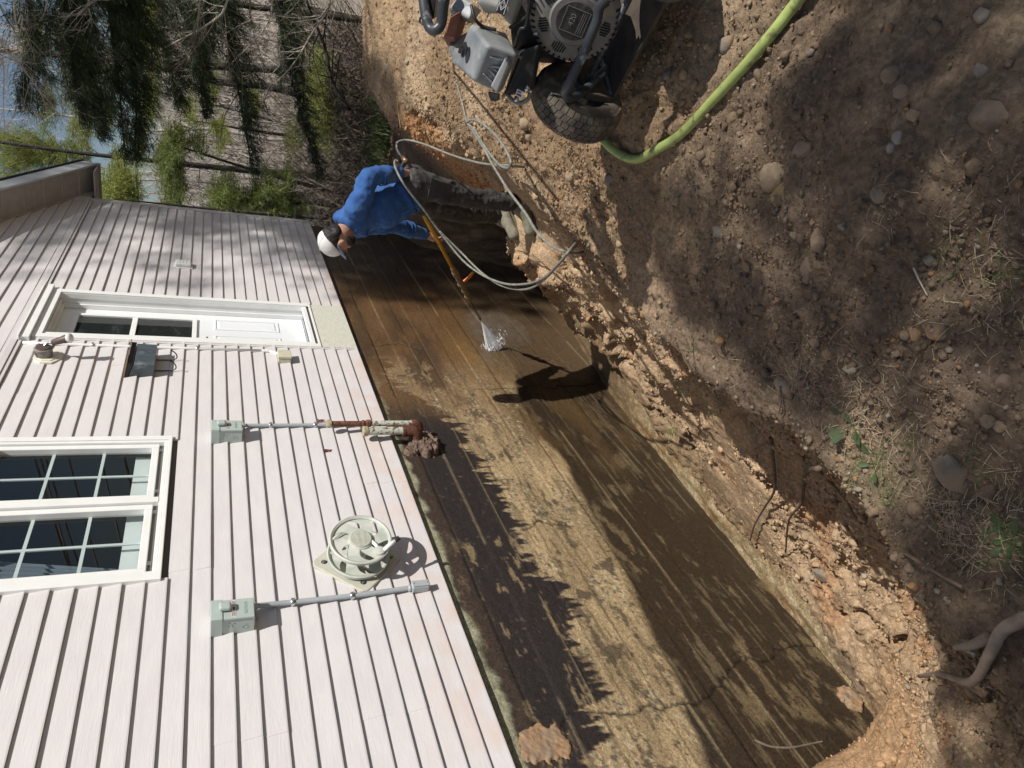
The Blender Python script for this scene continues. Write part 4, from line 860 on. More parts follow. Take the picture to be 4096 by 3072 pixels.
b = MB(); b.box((0, 0, 0), (1, 1, 1)); b.v = [tuple(mp(.055+p[0]*.05, -.055+p[1]*.01, .01+p[2]*.045)) for p in b.v]; b.build('bracket', M_DARK, wm, bevel=.004)
# engine block
RCO = at(2300, 78, d=2.70)
RN = (Vector((-.80, .42, .28))).normalized(); RU = (UPV-RN*RN.z).normalized(); RR = RU.cross(RN)
b = MB(); b.lathe(RCO-RN*.20, RN, [(0, .11), (.06, .14), (.13, .145), (.17, .138)], 24); b.build('engine_block', M_ENG, wm, smooth=True, auto=40)
def ep(x, y, h): return RCO+RR*x+RU*y+RN*h
b = MB(); b.lathe(RCO-RN*.035, RN, [(0, .155), (.022, .152), (.034, .136), (.038, .088), (.046, .082), (.046, .001)], 48, cap=False); rec = b.build('recoil_cover', M_RECO, wm, smooth=True, auto=35)
b = MB()
for k in range(44):   # slots in the outer rim
    a = 2*math.pi*k/44; c_, s_ = math.cos(a), math.sin(a)
    if k % 11 == 5: continue
    V = []
    for (r_, h_) in ((.137, .0035), (.150, -.009)):
        for q in (-.0032, .0032): V.append(ep(c_*r_-s_*q, s_*r_+c_*q, h_))
    V2 = [v-RN*.006 for v in V]; b.add(V+V2, [(0,1,3,2), (0,4,5,1), (2,3,7,6), (0,2,6,4), (1,5,7,3)])
b.build('cooling_slot', M_BLACK, rec)['kind'] = 'stuff'
b = MB()
for k in range(7):    # groups of parallel louvres
    a = 2*math.pi*k/7+.3; dx, dy = math.cos(a), math.sin(a)
    for j in range(6):
        o_ = (j-2.5)*.0085; r0 = .088+abs(o_)*.35; r1 = .127-abs(o_)*.4
        P = [ep(dx*r0-dy*(o_-.0024), dy*r0+dx*(o_-.0024), .0042), ep(dx*r1-dy*(o_-.0024), dy*r1+dx*(o_-.0024), .0030), ep(dx*r1-dy*(o_+.0024), dy*r1+dx*(o_+.0024), .0030), ep(dx*r0-dy*(o_+.0024), dy*r0+dx*(o_+.0024), .0042)]
        b.prism(P, None, -RN*.003)
b.build('louvre', M_BLACK, rec)['kind'] = 'stuff'
b = MB(); b.lathe(RCO+RN*.0112, RN, [(0, .066), (.003, .064), (.003, .001)], 32, cap=False); pl = b.build('centre_plate', M_ENG, rec, smooth=True, auto=30)
RR2 = (RR*.98+RU*.18).normalized()
M_PRT = mat('pale_print', (.26,.26,.25), rough=.6)
text('lettering', '420', .027, ep(.002, .010, .0150), RR, RU, M_PRT, pl, .0006)
text('lettering', 'MAX', .014, ep(.075, .075, .008), RR, RU, M_PRT, pl, .0006)
b = MB()
for i, y in enumerate((-.018, -.025, -.032)): b.prism([ep(-.035, y, .0145), ep(.035, y, .0145), ep(.035, y+.0018, .0145), ep(-.035, y+.0018, .0145)], None, RN*.0006)
for (x0, x1, y0, y1) in ((-.042, .042, .040, .0418), (-.042, .042, -.042, -.0402), (-.042, -.0402, -.0402, .04), (.0402, .042, -.0402, .04)): b.prism([ep(x0, y0, .0145), ep(x1, y0, .0145), ep(x1, y1, .0145), ep(x0, y1, .0145)], None, RN*.0006)
b.build('plate_border', M_PRT, pl)
b = MB(); b.lathe(ep(-.095, .105, -.004), RN, [(0, .009), (.008, .008), (.010, .004)], 10); b.build('rivet', M_STEEL, rec, smooth=True)
# taped box (fuel tank side) : corners from the picture at known distances
def hexa(name, pts, M, bevel=.01, seg=3, dv=None):
    b = MB(); b.add(pts, [(0,1,2,3), (7,6,5,4), (0,4,5,1), (1,5,6,2), (2,6,7,3), (3,7,4,0)]); o = b.build(name, M, wm, bevel=bevel, seg=seg); 
    if dv: sd = o.modifiers.new('s', 'SUBSURF'); sd.levels = 1; sd.render_levels = 1
    return o
# top face (near-left, near-right, far-right, far-left), then the bottom face
T = [at(1890, 325, d=2.62), at(1950, 180, d=2.55), at(1880, 88, d=2.74), at(1815, 255, d=2.84)]
Bm = [at(2008, 374, d=2.66), at(2076, 222, d=2.60), at(2030, 130, d=2.80), at(1935, 335, d=2.92)]
tk = hexa('taped_tank', T+Bm, M_TANK, .016, 4)
tn = (T[1]-T[0]).cross(T[3]-T[0]).normalized(); tn = tn if tn.z > 0 else -tn
tcx = at(1860, 200, d=2.70)
b = MB(); b.lathe(tcx+tn*.003, tn, [(0, .026), (.0015, .026)], 20); b.build('cap_opening', M_BLACK, wm)
b = MB(); b.lathe(tcx-tn*.004, tn, [(0, .016), (.018, .014), (.020, .008)], 12); b.tube([tcx+tn*.016-AX*.014, tcx+tn*.016+AX*.014], .006, 8); b.build('fuel_cap', M_DARK, wm, smooth=True, auto=40)
def midp(a, b_, t): return a*(1-t)+b_*t
b = MB()     # creased tape ridges on the front of the box
for j, (u0, u1, s0, s1) in enumerate(((.12, .30, .75, .2), (.25, .45, .85, .3), (.40, .5, .9, .45), (.62, .55, .8, .35), (.8, .75, .65, .2))):
    A = midp(midp(T[0], T[1], u0), midp(Bm[0], Bm[1], u0), s0); Bp = midp(midp(T[0], T[1], u1), midp(Bm[0], Bm[1], u1), s1)
    fn = (T[1]-T[0]).cross(Bm[0]-T[0]).normalized(); fn = fn if fn.x < 0 else -fn
    b.tube([A+fn*.001, midp(A, Bp, .5)+fn*.003, Bp+fn*.001], [.002, .0045, .002], 6, smooth=4)
b.build('tape_crease', M_TANKL, wm, smooth=True)
hexa('tape_flap', [at(1990, 372, d=2.60), at(2035, 260, d=2.555), at(2020, 230, d=2.55), at(1962, 345, d=2.60), at(1995, 378, d=2.64), at(2050, 262, d=2.60), at(2030, 225, d=2.60), at(1962, 348, d=2.66)], M_TANKL, .006)
hexa('end_shroud', [at(1838, 268, d=2.88), at(1812, 255, d=2.86), at(1792, 200, d=2.96), at(1800, 160, d=3.02), at(1890, 300, d=3.0), at(1900, 260, d=2.95), at(1880, 180, d=3.05), at(1880, 120, d=3.1)], M_TANK, .012)
hexa('muffler_shield', [at(1770, 150, d=2.98), at(1800, 70, d=2.94), at(1850, 35, d=2.96), at(1820, 170, d=2.98), at(1800, 215, d=3.12), at(1845, 95, d=3.12), at(1880, 45, d=3.12), at(1830, 190, d=3.12)], M_MUF, .012)
hexa('shield_rim', [at(1790, 30, d=3.0), at(1840, -20, d=2.98), at(1900, 20, d=2.95), at(1880, 80, d=2.93), at(1800, 60, d=3.1), at(1850, 0, d=3.1), at(1930, 40, d=3.05), at(1890, 100, d=3.05)], M_TANKL, .012)
# pale air cleaner box
hexa('air_cleaner', [at(1905, 12, d=2.68), at(1895, -90, d=2.66), at(1990, -100, d=2.60), at(2045, 60, d=2.60), at(1935, 62, d=2.76), at(1925, -60, d=2.8), at(2040, -80, d=2.76), at(2070, 55, d=2.74)], M_AIRC, .018, 4)
hexa('air_cleaner_cover', [at(1990, -100, d=2.59), at(2000, 55, d=2.59), at(2045, 98, d=2.63), at(2100, -90, d=2.66), at(2010, -95, d=2.70), at(2010, 70, d=2.70), at(2055, 112, d=2.72), at(2125, -85, d=2.76)], M_AIRC, .012, 3)
dn = Vector((-.75, .35, .55)).normalized(); dr_ = Vector((-.42, -.90, .0)).normalized(); du = dn.cross(dr_).normalized(); du = du if du.z > 0 else -du
ec = at(2012, 18, d=2.575)
b = MB(); b.prism([ec+dr_*x+du*y for x, y in ((-.03, -.016), (.03, -.016), (.03, .016), (-.03, .016))], None, dn*.003); em = b.build('badge', M_DARK, wm, bevel=.001)
b = MB(); q = ec+dn*.0038
for s_ in (1, .55):
    P = [q+dr_*x*s_+du*y*s_ for x, y in ((-.018, 0), (0, -.012), (.018, 0), (0, .012))]; P2 = [q+dr_*x*s_*.78+du*y*s_*.78 for x, y in ((-.018, 0), (0, -.012), (.018, 0), (0, .012))]
    for i in range(4): b.prism([P[i], P[(i+1) % 4], P2[(i+1) % 4], P2[i]], None, dn*.0006)
for y in (-.0125, .0125): b.prism([q+dr_*-.025+du*(y-.001), q+dr_*.025+du*(y-.001), q+dr_*.025+du*(y+.001), q+dr_*-.025+du*(y+.001)], None, dn*.0006)
b.build('emblem', M_LABEL, em)
# roll bar with grip at the back, small wheel-shaped knob and pump
tubef([at(1690, -60, d=3.05), at(1700, 40, d=3.02), at(1718, 110, d=3.0), at(1745, 118, d=2.98), at(1765, 90, d=2.98), at(1772, 30, d=2.96), at(1790, -60, d=2.95)], .020)
hexa('battery_box', [at(1700, -10, d=3.05), at(1705, 75, d=3.05), at(1735, 80, d=3.03), at(1745, -20, d=3.0), at(1720, -10, d=3.2), at(1720, 60, d=3.2), at(1750, 70, d=3.2), at(1760, -20, d=3.2)], M_DARK, .008)
b = MB(); b.tube([at(1700, 62, d=3.03), at(1682, 72, d=3.04), at(1680, 88, d=3.05), at(1695, 98, d=3.04), at(1712, 95, d=3.03)], .004, 8, smooth=4); b.build('wire_loop', M_DARK, wm, smooth=True)
hexa('pump_housing', [at(2012, 384, d=2.69), at(2085, 205, d=2.66), at(2165, 170, d=2.68), at(2140, 352, d=2.70), at(2020, 388, d=2.90), at(2070, 190, d=2.90), at(2170, 180, d=2.92), at(2135, 362, d=2.88)], M_DARK, .014, 3)
b = MB(); lc = at(2078, 374, d=2.655); b.prism([lc+dr_*x+du*y for x, y in ((-.012, -.012), (.012, -.012), (.012, .012), (-.012, .012))], None, dn*.002); b.build('label', M_LABEL, wm)
b = MB(); b.prism([lc+dn*.0022+dr_*x+du*y for x, y in ((-.008, -.009), (-.001, -.009), (-.001, .009), (-.008, .009))], None, dn*.0005); b.prism([lc+dn*.0022+dr_*x+du*y for x, y in ((.003, -.004), (.009, -.004), (.009, .009), (.003, .009))], None, dn*.0005); b.build('label_print', M_TXT, wm)
b = MB(); b.tube([at(2030, 378, d=2.72), at(2050, 400, d=2.71), at(2078, 412, d=2.70), at(2108, 400, d=2.69), at(2122, 370, d=2.69)], .0075, 10, smooth=5); b.build('lift_handle', M_HOSE, wm, smooth=True)
b = MB(); b.tube([at(2105, 345, d=2.66), at(2112, 362, d=2.65)], .010, 10); b.tube([at(2066, 388, d=2.68), at(2068, 405, d=2.67)], .008, 8); b.build('fitting', M_STEEL, wm, smooth=True)
hexa('foot_bracket', [at(1950, 368, d=2.72), at(1962, 405, d=2.74), at(1990, 405, d=2.74), at(2000, 375, d=2.70), at(1955, 365, d=2.78), at(1965, 400, d=2.79), at(1995, 400, d=2.79), at(2002, 375, d=2.76)], M_DARK, .004)
b = MB()
for pts in (([at(2040, 110, d=2.70), at(2075, 90, d=2.66), at(2110, 60, d=2.63), at(2130, 0, d=2.62), at(2140, -80, d=2.6)]), ([at(2060, 190, d=2.66), at(2080, 120, d=2.63), at(2105, 100, d=2.62), at(2125, -40, d=2.6)]), ([at(1885, 20, d=2.72), at(1900, 75, d=2.70), at(1930, 105, d=2.72), at(1985, 120, d=2.72)])): b.tube(pts, .006, 8, smooth=5)
b.build('cable', M_DARK, wm, smooth=True)
hexa('engine_shroud', [at(2035, 130, d=2.80), at(2090, -140, d=2.74), at(2230, -100, d=2.70), at(2210, 215, d=2.78), at(2050, 250, d=2.98), at(2100, -120, d=3.0), at(2320, -100, d=3.0), at(2270, 262, d=2.96)], M_ENG, .02, 3)

# ================================================================ hoses
t = MB(); gh = [on(x, y, .022) for x, y in ((3420, -230), (3224, 0), (3130, 118), (3000, 268), (2870, 400), (2740, 520), (2640, 596), (2560, 622), (2490, 605), (2440, 560), (2415, 505), (2405, 440))]
t.tube(gh, .0175, 14, smooth=8); o = t.build('garden_hose', M_GHOSE, None, smooth=True); tag(o, 'yellow green garden hose curving from under the tyre over the soil', 'garden hose')
def air(x, y, X):
    p = at(x, y, X=X); g = on(x, y)
    return p if p.length < g.length-.02 else p*((g.length-.02)/p.length)
b = MB(); hr = .0076
b.tube([at(1815, 230, X=3.4), on(1826, 290, .02), on(1838, 350, .012), on(1858, 425, .012), on(1882, 490, .03), at(1925, 575, X=4.0), at(1978, 672, X=3.8), at(2040, 770, X=3.6), at(2100, 850, X=3.42), at(2150, 930, X=3.25), at(2210, 985, X=3.1), at(2270, 1008, X=2.95), on(2341, 1004, .015), on(2362, 980, .012)], hr, 8, smooth=6)
loop = [(1870, 490), (1885, 480), (1912, 484), (1955, 515), (1990, 550), (2018, 590), (2038, 630), (2044, 655), (2030, 672), (2005, 664), (1975, 635), (1935, 580), (1905, 530), (1882, 505)]
b.tube([at(x, y, X=4.15-(x-1870)/174*.75) for i, (x, y) in enumerate(loop)]+[at(1872, 497, X=4.12)], hr*.95, 8, smooth=6)
b.tube([on(2100, 664, .012), at(2040, 663, X=3.5), at(1975, 660, X=3.85), at(1900, 648, X=4.3), at(1800, 618, X=4.7), at(1700, 578, X=5.0), at(1640, 562, X=5.1), at(1608, 562, X=5.12), at(1588, 572, X=5.1), at(1587, 590, X=5.05)], hr, 8, smooth=6)
b.tube([at(1592, 645, X=4.85), at(1580, 643, X=4.85), at(1580, 665, X=4.8), at(1600, 710, X=4.68), at(1640, 770, X=4.66), at(1700, 845, X=4.66), at(1765, 935, X=4.66), at(1850, 1040, X=4.55), at(1930, 1100, X=4.35), at(2020, 1135, X=4.0), at(2110, 1135, X=3.7), at(2180, 1108, X=3.35), at(2230, 1060, X=3.1), at(2280, 1000, X=2.9), on(2310, 965, .014)], hr, 8, smooth=6)
b.tube([at(1758, 925, X=4.66), at(1840, 1005, X=4.6), at(1920, 1085, X=4.4), at(2000, 1140, X=4.1), at(2080, 1158, X=3.85), at(2140, 1145, X=3.6), at(2200, 1095, X=3.3), at(2260, 1025, X=3.0), on(2312, 975, .014)], hr*.95, 8, smooth=6)
o = b.build('pressure_hose', M_HOSE, None, smooth=True); tag(o, 'grey high pressure hose looping from the washer down to the worker', 'pressure hose')

# ================================================================ lance, gun and spray
GRIP = at(1620, 722, X=5.0); TIP = Vector((6.0, 2.508, -2.455))
def lp(s): return GRIP.lerp(TIP, s)
def sof(x, y):
    best = min(range(0, 1001), key=lambda i: (lambda q: (q[0]-x)**2+(q[1]-y)**2)(pxy(lp(i/1000)))); return best/1000
def pxy(p):
    q = R.T@np.array(p); return (CX+F*q[0]/q[2], CY+F*q[1]/q[2])
sA, sB, sC = sof(1811, 1065), sof(1885, 1205), sof(1922, 1278)
ln = thing('spray_lance', 'long yellow pressure washer lance held by the worker, with wrapped foam end', 'spray lance', GRIP)
b = MB(); b.tube([lp(.02), lp(.3), lp(sA+.01)], .0155, 12); b.build('tube', M_YEL, ln, smooth=True)
n = 26; rr = random.Random(4); b = MB(); b.tube([lp(sA+(sB-sA)*i/n)+Vector((rr.uniform(-1, 1), rr.uniform(-1, 1), rr.uniform(-1, 1)))*.002 for i in range(n+1)], [.016+.011*rr.random()+(.006 if 2 < i < n-1 else -.004) for i in range(n+1)], 12); b.build('foam_wrap', M_TAPE, ln, smooth=False)
b = MB(); b.tube([lp(sB-.01), lp(sC-.02)], .0055, 8); b.build('steel_rod', M_DARK, ln, smooth=True)
b = MB(); ld_ = (TIP-GRIP).normalized(); b.lathe(lp(sC-.022), ld_, [(0, .009), (.022, .011), (.040, .011), (.048, .006)], 10); b.build('nozzle', M_FRAME, ln, smooth=True, auto=40)
gp = lp(0); gz_ = Vector((.25, -.45, .85)).normalized()
b = MB(); b.tube([lp(.03), lp(-.02), lp(-.05)], [.017, .020, .018], 10); b.tube([lp(-.03), lp(-.04)+Vector((0, -.03, -.06)), lp(-.035)+Vector((.01, -.045, -.11))], [.016, .015, .013], 10, smooth=3); b.build('gun_body', M_DARK, ln, smooth=True)
b = MB(); b.tube([lp(-.05), at(1620, 640, X=4.95), at(1605, 625, X=5.0), at(1590, 600, X=5.05), at(1588, 575, X=5.08)], [.015, .014, .012, .014, .013], 10, smooth=4); b.build('swivel', M_DARK, ln, smooth=True)
b = MB(); b.tube([at(1628, 648, X=4.93), at(1612, 632, X=4.97)], .016, 10); b.build('brass_fitting', mat('dull_brass', (.33,.23,.12), (.25,.17,.1), rough=.4, metal=.7), ln, smooth=True)
rb = lp(sA+(sB-sA)*.55)
b = MB(); rv = [rb+Vector(v) for v in ((0, -.015, .02), (.01, -.06, .0), (.0, -.10, -.035), (-.01, -.15, -.06), (-.005, -.145, -.085), (.005, -.09, -.065), (.01, -.04, -.03))]; b.prism(rv, None, (.002, .001, .001)); b.build('ribbon', M_ORNG, ln)
def spray_mat(a, name):
    M = bpy.data.materials.new(name); M.use_nodes = True; p = M.node_tree.nodes['Principled BSDF']; p.inputs['Base Color'].default_value = (.9,.92,.93,1); p.inputs['Roughness'].default_value = .25; p.inputs['Alpha'].default_value = a; return M
HIT = Vector((6.01, 2.815, -2.685)); rr = random.Random(9)
b = MB(); d0 = (HIT-TIP)
side = d0.cross(Vector((-.6, -.3, .1))).normalized(); up_ = d0.cross(side).normalized()
for i in range(3800):
    g = rr.gauss(0, 1); e = TIP+ld_*.03; L_ = rr.uniform(.25, 1.02); w_ = side*rr.gauss(0, .040)+up_*rr.gauss(0, .012); s0 = rr.uniform(0, L_*.7)
    a = e+(d0*1.0+w_)*s0; c_ = e+(d0*1.0+w_)*L_; t_ = .0006+.0010*rr.random(); n_ = (c_-a).normalized().orthogonal()*t_
    b.add([a-n_*.5, a+n_*.5, c_+n_, c_-n_], [(0, 1, 2, 3)])
for i in range(1300):
    a = HIT+side*rr.gauss(0, .05)+up_*rr.gauss(0, .025)+Vector((rr.uniform(-.02, .10), -abs(rr.gauss(0, .045)), rr.uniform(-.02, .07))); v = Vector((rr.gauss(.3, .5), -.4, rr.gauss(0, .6)))*.03*rr.random(); n_ = v.orthogonal().normalized()*.0009
    b.add([a-n_, a+n_, a+v+n_, a+v-n_], [(0, 1, 2, 3)])
o = b.build('water_spray', spray_mat(.92, 'spray_water')); tag(o, 'white fan of high pressure water hitting the foundation wall', 'water spray', kind='stuff')

def mist(name, c, rad, dens, M3, seed):
    b = MB(); b.ball((0, 0, 0), 1.0, seg=20, ring=14); b.v = [tuple(Vector(c)+M3@Vector((p[0]*rad[0], p[1]*rad[1], p[2]*rad[2]))) for p in b.v]
    M = bpy.data.materials.new(name); M.use_nodes = True; n = M.node_tree.nodes; L = M.node_tree.links; n.clear(); o = n.new('ShaderNodeOutputMaterial'); v = n.new('ShaderNodeVolumePrincipled'); v.inputs['Color'].default_value = (.95,.96,.97,1); v.inputs['Anisotropy'].default_value = .2
    tc = n.new('ShaderNodeTexCoord'); no = n.new('ShaderNodeTexNoise'); no.inputs['Scale'].default_value = 14; no.inputs['Detail'].default_value = 4; L.new(tc.outputs['Object'], no.inputs['Vector'])
    mr = n.new('ShaderNodeMapRange'); mr.inputs[1].default_value = .42; mr.inputs[2].default_value = .7; mr.inputs[4].default_value = dens; L.new(no.outputs['Fac'], mr.inputs[0])
    g = n.new('ShaderNodeTexCoord'); L.new(mr.outputs[0], v.inputs['Density']); L.new(v.outputs[0], o.inputs['Volume'])
    q = b.build(name, M, None, smooth=True); tag(q, 'thin white mist drifting off the wall where the jet hits', 'mist', kind='stuff'); return q
mist('water_mist', HIT+Vector((.20, -.13, -.05)), (.45, .11, .34), .9, Matrix.Identity(3), 1)

# ================================================================ the worker
man = thing('person', 'worker in blue sweatshirt, white cap and dark trousers bending with the lance', 'person', (5.3, 1.25, -2.35))
J = dict(neck=at(1398, 905, X=4.80), head=at(1342, 962, X=4.72), chest=at(1470, 838, X=4.88), belly=at(1560, 800, X=4.95), hip=at(1632, 770, X=5.0),
 shL=at(1425, 838, X=4.70), elL=at(1478, 712, X=4.74), wrL=at(1602, 690, X=4.86), shR=at(1445, 898, X=5.02), elR=at(1590, 905, X=5.22), wrR=at(1700, 938, X=5.36),
 hpL=at(1652, 735, X=4.92), knL=at(1862, 785, X=5.04), anL=at(2062, 812, X=5.10), hpR=at(1655, 795, X=5.10), knR=at(1845, 850, X=5.34), anR=at(1985, 862, X=5.56))
def blob_object(name, parts, M, parent, voxel, smooth_it=6, disp=0, dscale=.08, extra=None, wrink=None):
    """parts: tapered limbs (list of (point, radius)) and (centre, radii, matrix) balls, fused into one surface"""
    b = MB()
    for p in parts:
        if p[0] == 'limb': b.tube([q[0] for q in p[1]], [q[1] for q in p[1]], 14, smooth=p[2] if len(p) > 2 else 5); b.ball(p[1][0][0], p[1][0][1]); b.ball(p[1][-1][0], p[1][-1][1])
        else: b.ball(p[1], p[2], p[3] if len(p) > 3 else None, seg=16, ring=12)
    if extra: extra(b)
    o = b.build(name, M, parent, smooth=True)
    r = o.modifiers.new('fuse', 'REMESH'); r.mode = 'VOXEL'; r.voxel_size = voxel; r.use_smooth_shade = True
    s = o.modifiers.new('smooth', 'SMOOTH'); s.iterations = smooth_it; s.factor = .6
    if disp:
        tx = bpy.data.textures.new(name+'_folds', 'CLOUDS'); tx.noise_scale = dscale; tx.noise_depth = 3
        d = o.modifiers.new('folds', 'DISPLACE'); d.texture = tx; d.strength = disp; d.mid_level = .5
    return o
# head frame: f forward (down the wall), u up, s side
hf = Vector((.18, .70, -.55)).normalized(); hu = Vector((-.05, .55, .80)); hu = (hu-hf*hu.dot(hf)).normalized(); hs = hf.cross(hu)
HM = Matrix((( hs.x, hf.x, hu.x), (hs.y, hf.y, hu.y), (hs.z, hf.z, hu.z)))
H = J['head']
def hp(s, f, u): return H+hs*s+hf*f+hu*u
def finger(b, base, dirv, curl, L_, r):
    pts = [base]; d = dirv.normalized()
    for i, l in enumerate((.45, .32, .23)):
        pts.append(pts[-1]+d*L_*l); d = (d+curl*(.75+.3*i)).normalized()
    b.tube(pts, [r, r*.95, r*.88, r*.75], 8, smooth=3); b.ball(pts[-1], r*.75, seg=8, ring=6)
def hand(b, wr, center, fdir, palm, curl, thumb):
    """wrist, palm centre, finger root direction, across-palm direction, curl direction"""
    b.tube([wr, center-fdir*.01, center+fdir*.03], [.026, .034, .032], 12, smooth=3)
    for i, (o_, L_) in enumerate(((-.030, .072), (-.010, .080), (.010, .075), (.029, .060))): finger(b, center+palm*o_+fdir*.026, fdir, curl, L_, .0095)
    finger(b, center-palm*.030-fdir*.01, thumb, curl*.6, .062, .0105)
def body_extra(b):
    # face details
    b.ball(hp(0, .100, -.012), (.013, .020, .024), HM); b.ball(hp(0, .075, -.082), (.030, .028, .026), HM)
    for s_ in (-1, 1): b.ball(hp(s_*.078, -.006, -.02), (.010, .019, .032), HM); b.ball(hp(s_*.034, .078, .012), (.017, .013, .010), HM)
    b.ball(hp(0, .090, -.052), (.024, .012, .010), HM)
    ldv = (TIP-GRIP).normalized()
    hL = at(1652, 700, X=4.93); hand(b, J['wrL'], hL, (hL-J['wrL']).normalized(), Vector((.3, .8, -.5)).normalized(), Vector((.4, .55, -.2)), Vector((.3, .6, .1)))
    hR = at(1728, 948, X=5.37); hand(b, J['wrR'], hR, Vector((.1, .35, -.93)).normalized(), ldv, Vector((-.35, -.7, .1)), Vector((-.2, .2, -.6)))
parts = [('ball', H, (.074, .092, .108), HM), ('ball', hp(0, .030, -.055), (.055, .062, .055), HM), ('limb', [(J['neck']-(H-J['neck']).normalized()*.03, .062), (hp(0, -.02, -.06), .056)]),
 ('limb', [(J['neck'], .07), (J['chest'], .12), (J['belly'], .115), (J['hip'], .12)]), ('limb', [(J['shL'], .05), (J['elL'], .038), (J['wrL'], .026)], 4), ('limb', [(J['shR'], .05), (J['elR'], .038), (J['wrR'], .026)], 4),
 ('limb', [(J['hpL'], .08), (J['knL'], .05), (J['anL'], .035)], 4), ('limb', [(J['hpR'], .08), (J['knR'], .05), (J['anR'], .035)], 4), ('limb', [(J['shL'], .04), (J['neck']+(J['chest']-J['neck'])*.2, .05), (J['shR'], .04)])]
blob_object('body', parts, M_SKIN, man, .0055, 3, extra=body_extra)
chL, chR = J['shL'].lerp(J['chest'], .5), J['shR'].lerp(J['chest'], .5)
sd_ = (J['shR']-J['shL']).normalized(); spn = (J['hip']-J['neck']).normalized(); bk = sd_.cross(spn).normalized()
if bk.y > 0: bk = -bk       # towards his back
def sw_extra(b):
    # hood bunched behind the neck, cuffs and waistband
    b.tube([J['neck']+sd_*-.10+bk*.02, J['neck']+bk*.085-spn*.015, J['neck']+sd_*.10+bk*.02], [.035, .05, .035], 12, smooth=5)
    b.tube([J['neck']-sd_*.085-bk*.05+spn*.02, J['neck']-bk*.095+spn*.055, J['neck']+sd_*.085-bk*.05+spn*.02], [.03, .028, .03], 12, smooth=5)
SWM = Matrix(((sd_.x, bk.x, spn.x), (sd_.y, bk.y, spn.y), (sd_.z, bk.z, spn.z)))
swp = [('ball', J['neck'].lerp(J['chest'], .45), (.185, .115, .12), SWM), ('ball', J['chest'], (.185, .145, .16), SWM), ('ball', J['chest'].lerp(J['belly'], .6)-bk*.03, (.18, .15, .16), SWM), ('ball', J['belly']-bk*.02, (.175, .15, .14), SWM), ('ball', J['hip']-spn*.045, (.178, .145, .07), SWM),
 ('limb', [(J['shL'], .078), (J['shL'].lerp(J['elL'], .5), .072), (J['elL'], .066), (J['elL'].lerp(J['wrL'], .55), .062), (J['wrL']-(J['wrL']-J['elL']).normalized()*.03, .046)], 4),
 ('limb', [(J['shR'], .078), (J['shR'].lerp(J['elR'], .5), .070), (J['elR'], .060), (J['elR'].lerp(J['wrR'], .55), .054), (J['wrR']-(J['wrR']-J['elR']).normalized()*.03, .042)], 4)]
blob_object('sweatshirt', swp, M_BLUE, man, .010, 4, disp=.034, dscale=.075, extra=sw_extra)
for a, e in (('wrL', 'elL'), ('wrR', 'elR')):
    d = (J[a]-J[e]).normalized(); b = MB(); b.lathe(J[a]-d*.050, d, [(0, .043), (.004, .047), (.03, .045), (.055, .041), (.058, .036)], 20, cap=False); b.build('cuff', M_BLUE, man, smooth=True)
b = MB(); e_ = []
for i in range(29):
    a = 2*math.pi*i/28
    for h_, s_ in ((.0, 1.02), (.015, 1.04), (.05, 1.0), (.055, .96)): e_.append(J['hip']-bk*.0+sd_*math.cos(a)*.172*s_+bk*math.sin(a)*.142*s_+spn*(h_-.03))
b.add(e_, [(i*4+k, i*4+k+1, i*4+k+5, i*4+k+4) for i in range(28) for k in range(3)]); b.build('waistband', M_BLUE, man, smooth=True)
for k_ in (1, -1):   # raglan and side seams
    c_ = J['neck'].lerp(J['chest'], .2); sh = J['shL'] if k_ == 1 else J['shR']
    el_ = J['elL'] if k_ == 1 else J['elR']; wr_ = J['wrL'] if k_ == 1 else J['wrR']; d_ = (wr_-el_).normalized()
    for q_ in (.30, .42):
        b = MB(); p_ = el_.lerp(wr_, q_); b.lathe(p_, d_, [(0, .060), (.004, .066), (.010, .066), (.014, .060)], 20, cap=False); b.build('sleeve_fold', M_BLUE, man, smooth=True)
b = MB(); pk_ = J['hip']-bk*.0; b.tube([J['belly']-bk*.155-sd_*.10+spn*.0, J['belly']-bk*.165-sd_*.13+spn*.06, J['hip']-bk*.135-sd_*.135-spn*.01], .005, 6, smooth=4); b.build('pocket_edge', M_BLUE, man, smooth=True)
# chest print: three brush strokes
def stroke(pts, r, c):
    b = MB(); b.tube([at(x, y, X=X_) for x, y, X_ in pts], r, 6, smooth=4); return b.build('chest_print', mat('print_'+c[0], c[1], rough=.8), man, smooth=True)
stroke([(1450, 877, 4.742), (1480, 882, 4.745), (1510, 875, 4.755), (1540, 858, 4.765)], [.004, .007, .006, .003], ('teal', (.07,.30,.42)))
stroke([(1449, 891, 4.755), (1470, 897, 4.757), (1495, 895, 4.764), (1516, 887, 4.772)], [.004, .008, .007, .004], ('yellow', (.62,.48,.05)))
stroke([(1448, 903, 4.77), (1456, 905, 4.77), (1462, 901, 4.772)], [.004, .006, .004], ('red', (.55,.09,.06)))
trp = [('ball', J['hip']+spn*.03, (.172, .135, .12), SWM), ('ball', J['hip']+spn*.10+bk*.03, (.172, .135, .12), SWM),
 ('limb', [(J['hpL'], .112), (J['hpL'].lerp(J['knL'], .5), .094), (J['knL'], .080), (J['knL'].lerp(J['anL'], .5), .072), (J['anL']+(J['knL']-J['anL']).normalized()*.02, .066)], 4),
 ('limb', [(J['hpR'], .110), (J['hpR'].lerp(J['knR'], .5), .094), (J['knR'], .080), (J['knR'].lerp(J['anR'], .5), .072), (J['anR']+(J['knR']-J['anR']).normalized()*.02, .068)], 4)]
blob_object('trousers', trp, M_PANT, man, .010, 3, disp=.034, dscale=.06)
